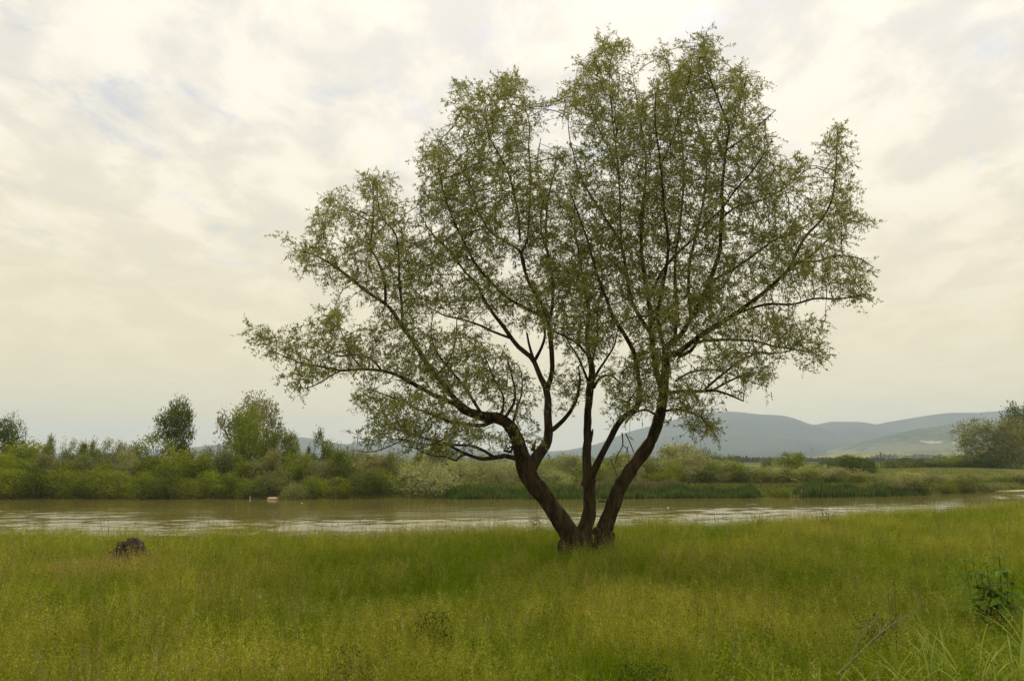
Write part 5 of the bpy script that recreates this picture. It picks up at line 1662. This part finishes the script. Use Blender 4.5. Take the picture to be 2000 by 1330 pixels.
def tussocks():
    rg = np.random.default_rng(41)
    specs = [(1955, 1300, 5.6, 36, .75, 'arching sedge tussock at the picture corner, nearest the nettle-like plant'), (1865, 1312, 5.5, 34, .65, 'arching sedge tussock in front of the nettle-like plant'),
             (1990, 1235, 6.6, 24, .7, 'arching sedge tussock right behind the nettle-like plant by the picture edge'), (1780, 1330, 5.3, 30, .55, 'arching sedge tussock just right of the dead branch foot'),
             (1700, 1326, 5.2, 22, .5, 'arching sedge tussock right under the dead branch'), (1585, 1332, 5.1, 18, .5, 'sedge tussock at the lower edge left of the dead branch'),
             (1490, 1322, 5.3, 14, .45, 'sparse sedge tussock beyond the lower edge, third left of the dead branch'), (1190, 1325, 5.2, 9, .5, 'sparse sedge blades at the lower edge below the willow trunk'),
             (1905, 1345, 5.0, 26, .5, 'sedge tussock cut by the lower edge, between two taller tussocks'), (1820, 1270, 6.2, 16, .6, 'low sedge tussock between dead branch and nettle-like plant')]
    shapes = []
    for s in range(8):
        n = 9
        V, Q = [], []
        ln = 1.0; dr = rg.uniform(0.45, 1.15)
        for k in range(n + 1):
            t = k / n
            ang = math.radians(82) - dr * 1.55 * t ** 1.2
            if k == 0: p = np.array((0.0, 0, 0)); 
            else: p = p + np.array((math.cos(ang), 0.02 * math.sin(s + t * 3), math.sin(ang))) / n
            w = 0.0135 * (1 - t ** 2.2) + 0.0004
            V += [p + (0, -w / 2, 0.002), p, p + (0, w / 2, 0.002)]
        for k in range(n):
            for s2 in (0, 1): Q.append((3 * k + s2, 3 * k + s2 + 1, 3 * k + 4 + s2, 3 * k + 3 + s2))
        f = rg.uniform()
        c = np.array((0.16, 0.225, 0.012)) * (1 - f) + np.array((0.33, 0.36, 0.07)) * f
        g = Geo(); g.add(V, Q, None, c)
        shapes.append(g.mesh('blade', [PLANT], True))
    for (u, v, Y, n, h, lab) in specs:
        x = X(u, Y); z = float(gz(x, Y))
        root = empty('sedge_tussock', (x, Y, z))
        tag(root, lab, 'grass tussock', 'arching sedge tussocks in the near grass')
        for k in range(n):
            a = rg.uniform(0, 6.28); r = 0.09 * math.sqrt(rg.uniform())
            o = obj('blade', shapes[int(rg.integers(8))], root, (r * math.cos(a), r * math.sin(a), -0.02))
            o.rotation_euler = (0, rg.normal() * .12, a + rg.normal() * .5)
            s = h * rg.uniform(.6, 1.2)
            o.scale = (s, rg.uniform(.8, 1.2), s)


tussocks()


def dead_branch():
    Y0, Y1 = 5.6, 6.5
    M = mat_flat('bleached_twig', (0.14, 0.12, 0.065), 0.9, 0.3, 30)
    root = None
    segs = [([(1634, 1318, 3.2), (1672, 1282, 3.0), (1714, 1241, 2.8), (1752, 1214, 2.2), (1786, 1196, 1.6), (1806, 1192, .9)], 0),
            ([(1660, 1292, 2.4), (1676, 1252, 2.0), (1693, 1225, 1.7), (1706, 1212, 1.2), (1720, 1198, .8)], 1),
            ([(1683, 1238, 1.6), (1691, 1222, 1.3), (1698, 1210, 1), (1702, 1206, .7)], 1), ([(1690, 1228, 1.2), (1710, 1216, 1), (1716, 1196, .7)], 1),
            ([(1714, 1241, 1.6), (1736, 1208, 1.3), (1741, 1199, .8)], 1), ([(1736, 1224, 1.8), (1756, 1206, 1.3), (1767, 1192, .8)], 1),
            ([(1722, 1234, 1.6), (1752, 1221, 1.2), (1772, 1214, .8)], 1), ([(1766, 1206, 1.3), (1780, 1204, 1), (1792, 1199, .7)], 1), ([(1700, 1254, 1.5), (1716, 1228, 1.1), (1722, 1218, .7)], 1)]
    for pts, lv in segs:
        P = np.array([pt(u, v, Y0 + (Y1 - Y0) * (u - 1634) / 172.0) for u, v, r in pts])
        R = np.array([r for _, _, r in pts]) * 2.7 / F
        C = catmull(np.concatenate([P, R[:, None]], 1), 4)
        if root is None:
            off = P[0].copy()
        g = Geo(); g.add(*tube(C[:, :3] - off, np.maximum(C[:, 3], .0012), 6, True, .15, lv, 20))
        if root is None:
            root = obj('dead_branch', g.mesh('dead_branch', [M], True), None, tuple(off))
            tag(root, 'bleached forked dead branch lying slantwise in the grass', 'branch')
        else:
            obj('twig', g.mesh('twig', [M], True), root)


dead_branch()


def stalks():
    rg = np.random.default_rng(91)
    M = mat_flat('dry_stalk', (0.085, 0.066, 0.028), 0.9, 0.3, 20)
    for (u, vt, vb, Y, lean, lab) in ((1731, 1118, 1275, 6.4, .03, 'tallest dry brown stalk rising behind the dead branch'), (1772, 1088, 1185, 7.6, -.10, 'leaning dry brown stalk between dead branch and nettle-like plant'),
                                      (1495, 1196, 1268, 6.6, 0, 'dry brown stalk left of the dead branch, alone in open grass'), (845, 1092, 1142, 9.8, -.02, 'dry brown stalk left below the willow base'),
                                      (316, 1246, 1290, 6.0, .01, 'short dark stalk among the straw-coloured plumes'), (1716, 1130, 1180, 7.4, -.04, 'thin dry stalk just left of the tallest one'),
                                      (1600, 985, 1012, 17.5, .05, 'weedy stalk against the river on the meadow edge, tallest there'), (1612, 992, 1012, 18.2, -.02, 'shorter weedy stalk beside the tallest one on the meadow edge')):
        x = X(u, Y); z = float(gz(x, Y)); zt = pt(u, vt, Y)[2]
        root = empty('dry_stalk', (x, Y, z))
        H = zt - z
        P = catmull([(-lean * 1.5 * H, 0, 0), (-lean * .4 * H, .01, H * .5), (0, 0, H)], 6)
        g = Geo(); g.add(*tube(P, np.linspace(.0036, .0014, len(P)), 5, True, .2, u, 30))
        obj('stem', g.mesh('stem', [M], True), root)
        for k in range(7):
            i = int(rg.integers(len(P) // 2, len(P)))
            a = rg.uniform(0, 6.28)
            e = P[i] + np.array((math.cos(a) * .04, math.sin(a) * .04, rg.uniform(.02, .07)))
            g = Geo(); g.add(*tube([P[i], (P[i] + e) / 2 + (0, 0, -.006), e], [.0013, .0012, .0025], 4)); obj('side_twig', g.mesh('side_twig', [M]), root)
        tag(root, lab, 'stalk', 'dry stalks standing in the meadow')


stalks()


def plumes():
    rg = np.random.default_rng(17)
    specs = [(110, 1262, 5.6, 'fluffy straw plume leaning at the left end of the plume row'), (198, 1262, 5.7, 'narrow straw plume second in the row from the left'), (222, 1245, 6.2, 'thin straw plume behind the narrow one'),
             (330, 1222, 6.1, 'tallest pale plume over the short dark stalk'), (328, 1268, 5.6, 'low straw plume beside the short dark stalk'), (452, 1255, 5.7, 'thick straw plume at the right end of the plume row'),
             (440, 1283, 5.4, 'small plume at the foot of the thick one'), (172, 1288, 5.4, 'bent plume between the fluffy and narrow ones'), (118, 1300, 5.2, 'low fluffy plume under the leaning one'),
             (345, 1300, 5.2, 'loose plume below the low one'), (200, 1292, 5.3, 'short plume under the narrow one'), (400, 1290, 5.3, 'small plume just left of the thick one')]
    for (u, v, Y, lab) in specs:
        x = X(u, Y); z = float(gz(x, Y)); H = pt(u, v, Y)[2] - z
        root = empty('grass_plume', (x, Y, z))
        ln = rg.normal(size=2) * .05
        tip = np.array((0, 0, H)); b = np.array((-ln[0], -ln[1], -0.02))
        P = catmull([b, b * .4 + (0, 0, H * .55), tip], 5)
        g = Geo(); v_, q, t = tube(P, np.linspace(.0022, .0010, len(P)), 4); g.add(v_, q, t, (.20, .19, .06)); obj('stem', g.mesh('stem', [PLANT]), root)
        n = int(rg.integers(130, 220)); L = rg.uniform(.10, .17)
        tt = rg.uniform(0, 1, n)
        c = np.array((ln[0] * .3, ln[1] * .3, 0)) * (tt[:, None] - 1) + np.stack([tt * 0, tt * 0, H - L * (1 - tt)], 1)
        w = .022 * np.sin(np.pi * np.clip(.12 + tt * .85, 0, 1)) + .003
        clump = np.round(tt * 6) / 6
        a = rg.uniform(0, 6.28, n)
        c = c + np.stack([np.cos(a) * w * rg.uniform(.1, 1, n), np.sin(a) * w * rg.uniform(.1, 1, n), (clump - tt) * L * .5], 1)
        vq, q = leaf_quads(c, unit(rg.normal(size=(n, 3)) + np.array((0, 0, .8))), rg.uniform(.007, .013, n), .0042, rg)
        g = Geo(); g.add(vq, q, None, np.array((.36, .30, .13)) * rg.uniform(.65, 1.15, (n, 1)))
        obj('seed_head', g.mesh('seed_head', [PLANT]), root)
        tag(root, lab, 'grass plume', 'straw-coloured plumes in the near grass')


plumes()


def weeds():
    rg = np.random.default_rng(19)
    for (u, v, Y, w, h, n, col, lab) in ((850, 1196, 7.0, .20, .42, 420, (.060, .075, .014), 'dark bushy weed in open grass below the willow, dotted with pale seeds'),
                                         (690, 1262, 5.9, .16, .36, 380, (.050, .066, .016), 'dark weed clump at the lower edge, left of the bushy weed'),
                                         (1250, 1300, 5.6, .24, .24, 420, (.058, .076, .014), 'low dark herb patch at the lower edge below the willow trunk'),
                                         (1690, 1205, 7.0, .26, .22, 460, (.060, .085, .018), 'low leafy herb clump behind the dead branch'),
                                         (1045, 1010, 16.3, .16, .5, 160, (.15, .17, .05), "pale sapling on the meadow edge beside the willow's leftmost stem"),
                                         (1612, 1000, 18.6, .22, .5, 150, (.10, .12, .03), 'loose green weed on the meadow edge under the tall weedy stalks'),
                                         (1478, 1012, 17.6, .14, .42, 90, (.10, .11, .03), 'small weed on the meadow edge left of the tall weedy stalks')):
        x = X(u, Y); z = float(gz(x, Y)); H = max(h, pt(u, v, Y)[2] - z)
        root = empty('weed_clump', (x, Y, z))
        g = Geo()
        for k in range(9):
            a = rg.uniform(0, 6.28); e = np.array((math.cos(a) * w * rg.uniform(.2, .9), math.sin(a) * w * rg.uniform(.2, .9), H * rg.uniform(.7, 1)))
            v_, q, t = tube(catmull([(0, 0, -.02), e * (.45, .45, .6), e], 4), np.linspace(.004, .0015, 9), 4); g.add(v_, q, t, (.06, .065, .02))
        obj('stems', g.mesh('stems', [PLANT]), root)
        th = rg.uniform(0, 6.28, n); rr = np.sqrt(rg.uniform(size=n)) * w; zz = rg.uniform(.25, 1.0, n)
        rr = rr * (1.15 - .5 * zz)
        c = np.stack([rr * np.cos(th), rr * np.sin(th), zz * H], 1)
        k = Y / 6.0
        vq, q = leaf_quads(c, unit(rg.normal(size=(n, 3)) + np.array((0, 0, .4))), rg.uniform(.02, .045, n) * k ** .5, .011 * k ** .5, rg, .08)
        g = Geo(); g.add(vq, q, None, np.array(col) * rg.uniform(.65, 1.4, (n, 1)))
        f = obj('foliage', g.mesh('foliage', [PLANT]), root); f['kind'] = 'stuff'
        tag(root, lab, 'weed')
    # yellow flower by the dead branch
    Y = 6.3; x = X(1746, Y); z = float(gz(x, Y)); H = pt(1746, 1238, Y)[2] - z
    root = empty('yellow_flower', (x, Y, z))
    g = Geo(); v_, q, t = tube([(0.01, 0, -.02), (0, .005, H * .5), (0, 0, H)], [.002, .002, .0015], 4); g.add(v_, q, t, (.08, .11, .02)); obj('stem', g.mesh('stem', [PLANT]), root)
    for k in range(6):
        a = k * 1.047
        d = np.array((math.cos(a), math.sin(a), .3)); s = np.array((-math.sin(a), math.cos(a), 0)) * .005
        V = [(0, 0, H), d * .009 + s + (0, 0, H), d * .017 + (0, 0, H), d * .009 - s + (0, 0, H)]
        g = Geo(); g.add(V, [(0, 1, 2, 3)], None, (.75, .58, .03)); obj('petal', g.mesh('petal', [PLANT]), root)
    tag(root, 'tiny yellow flower beside the dead branch', 'flower')


weeds()
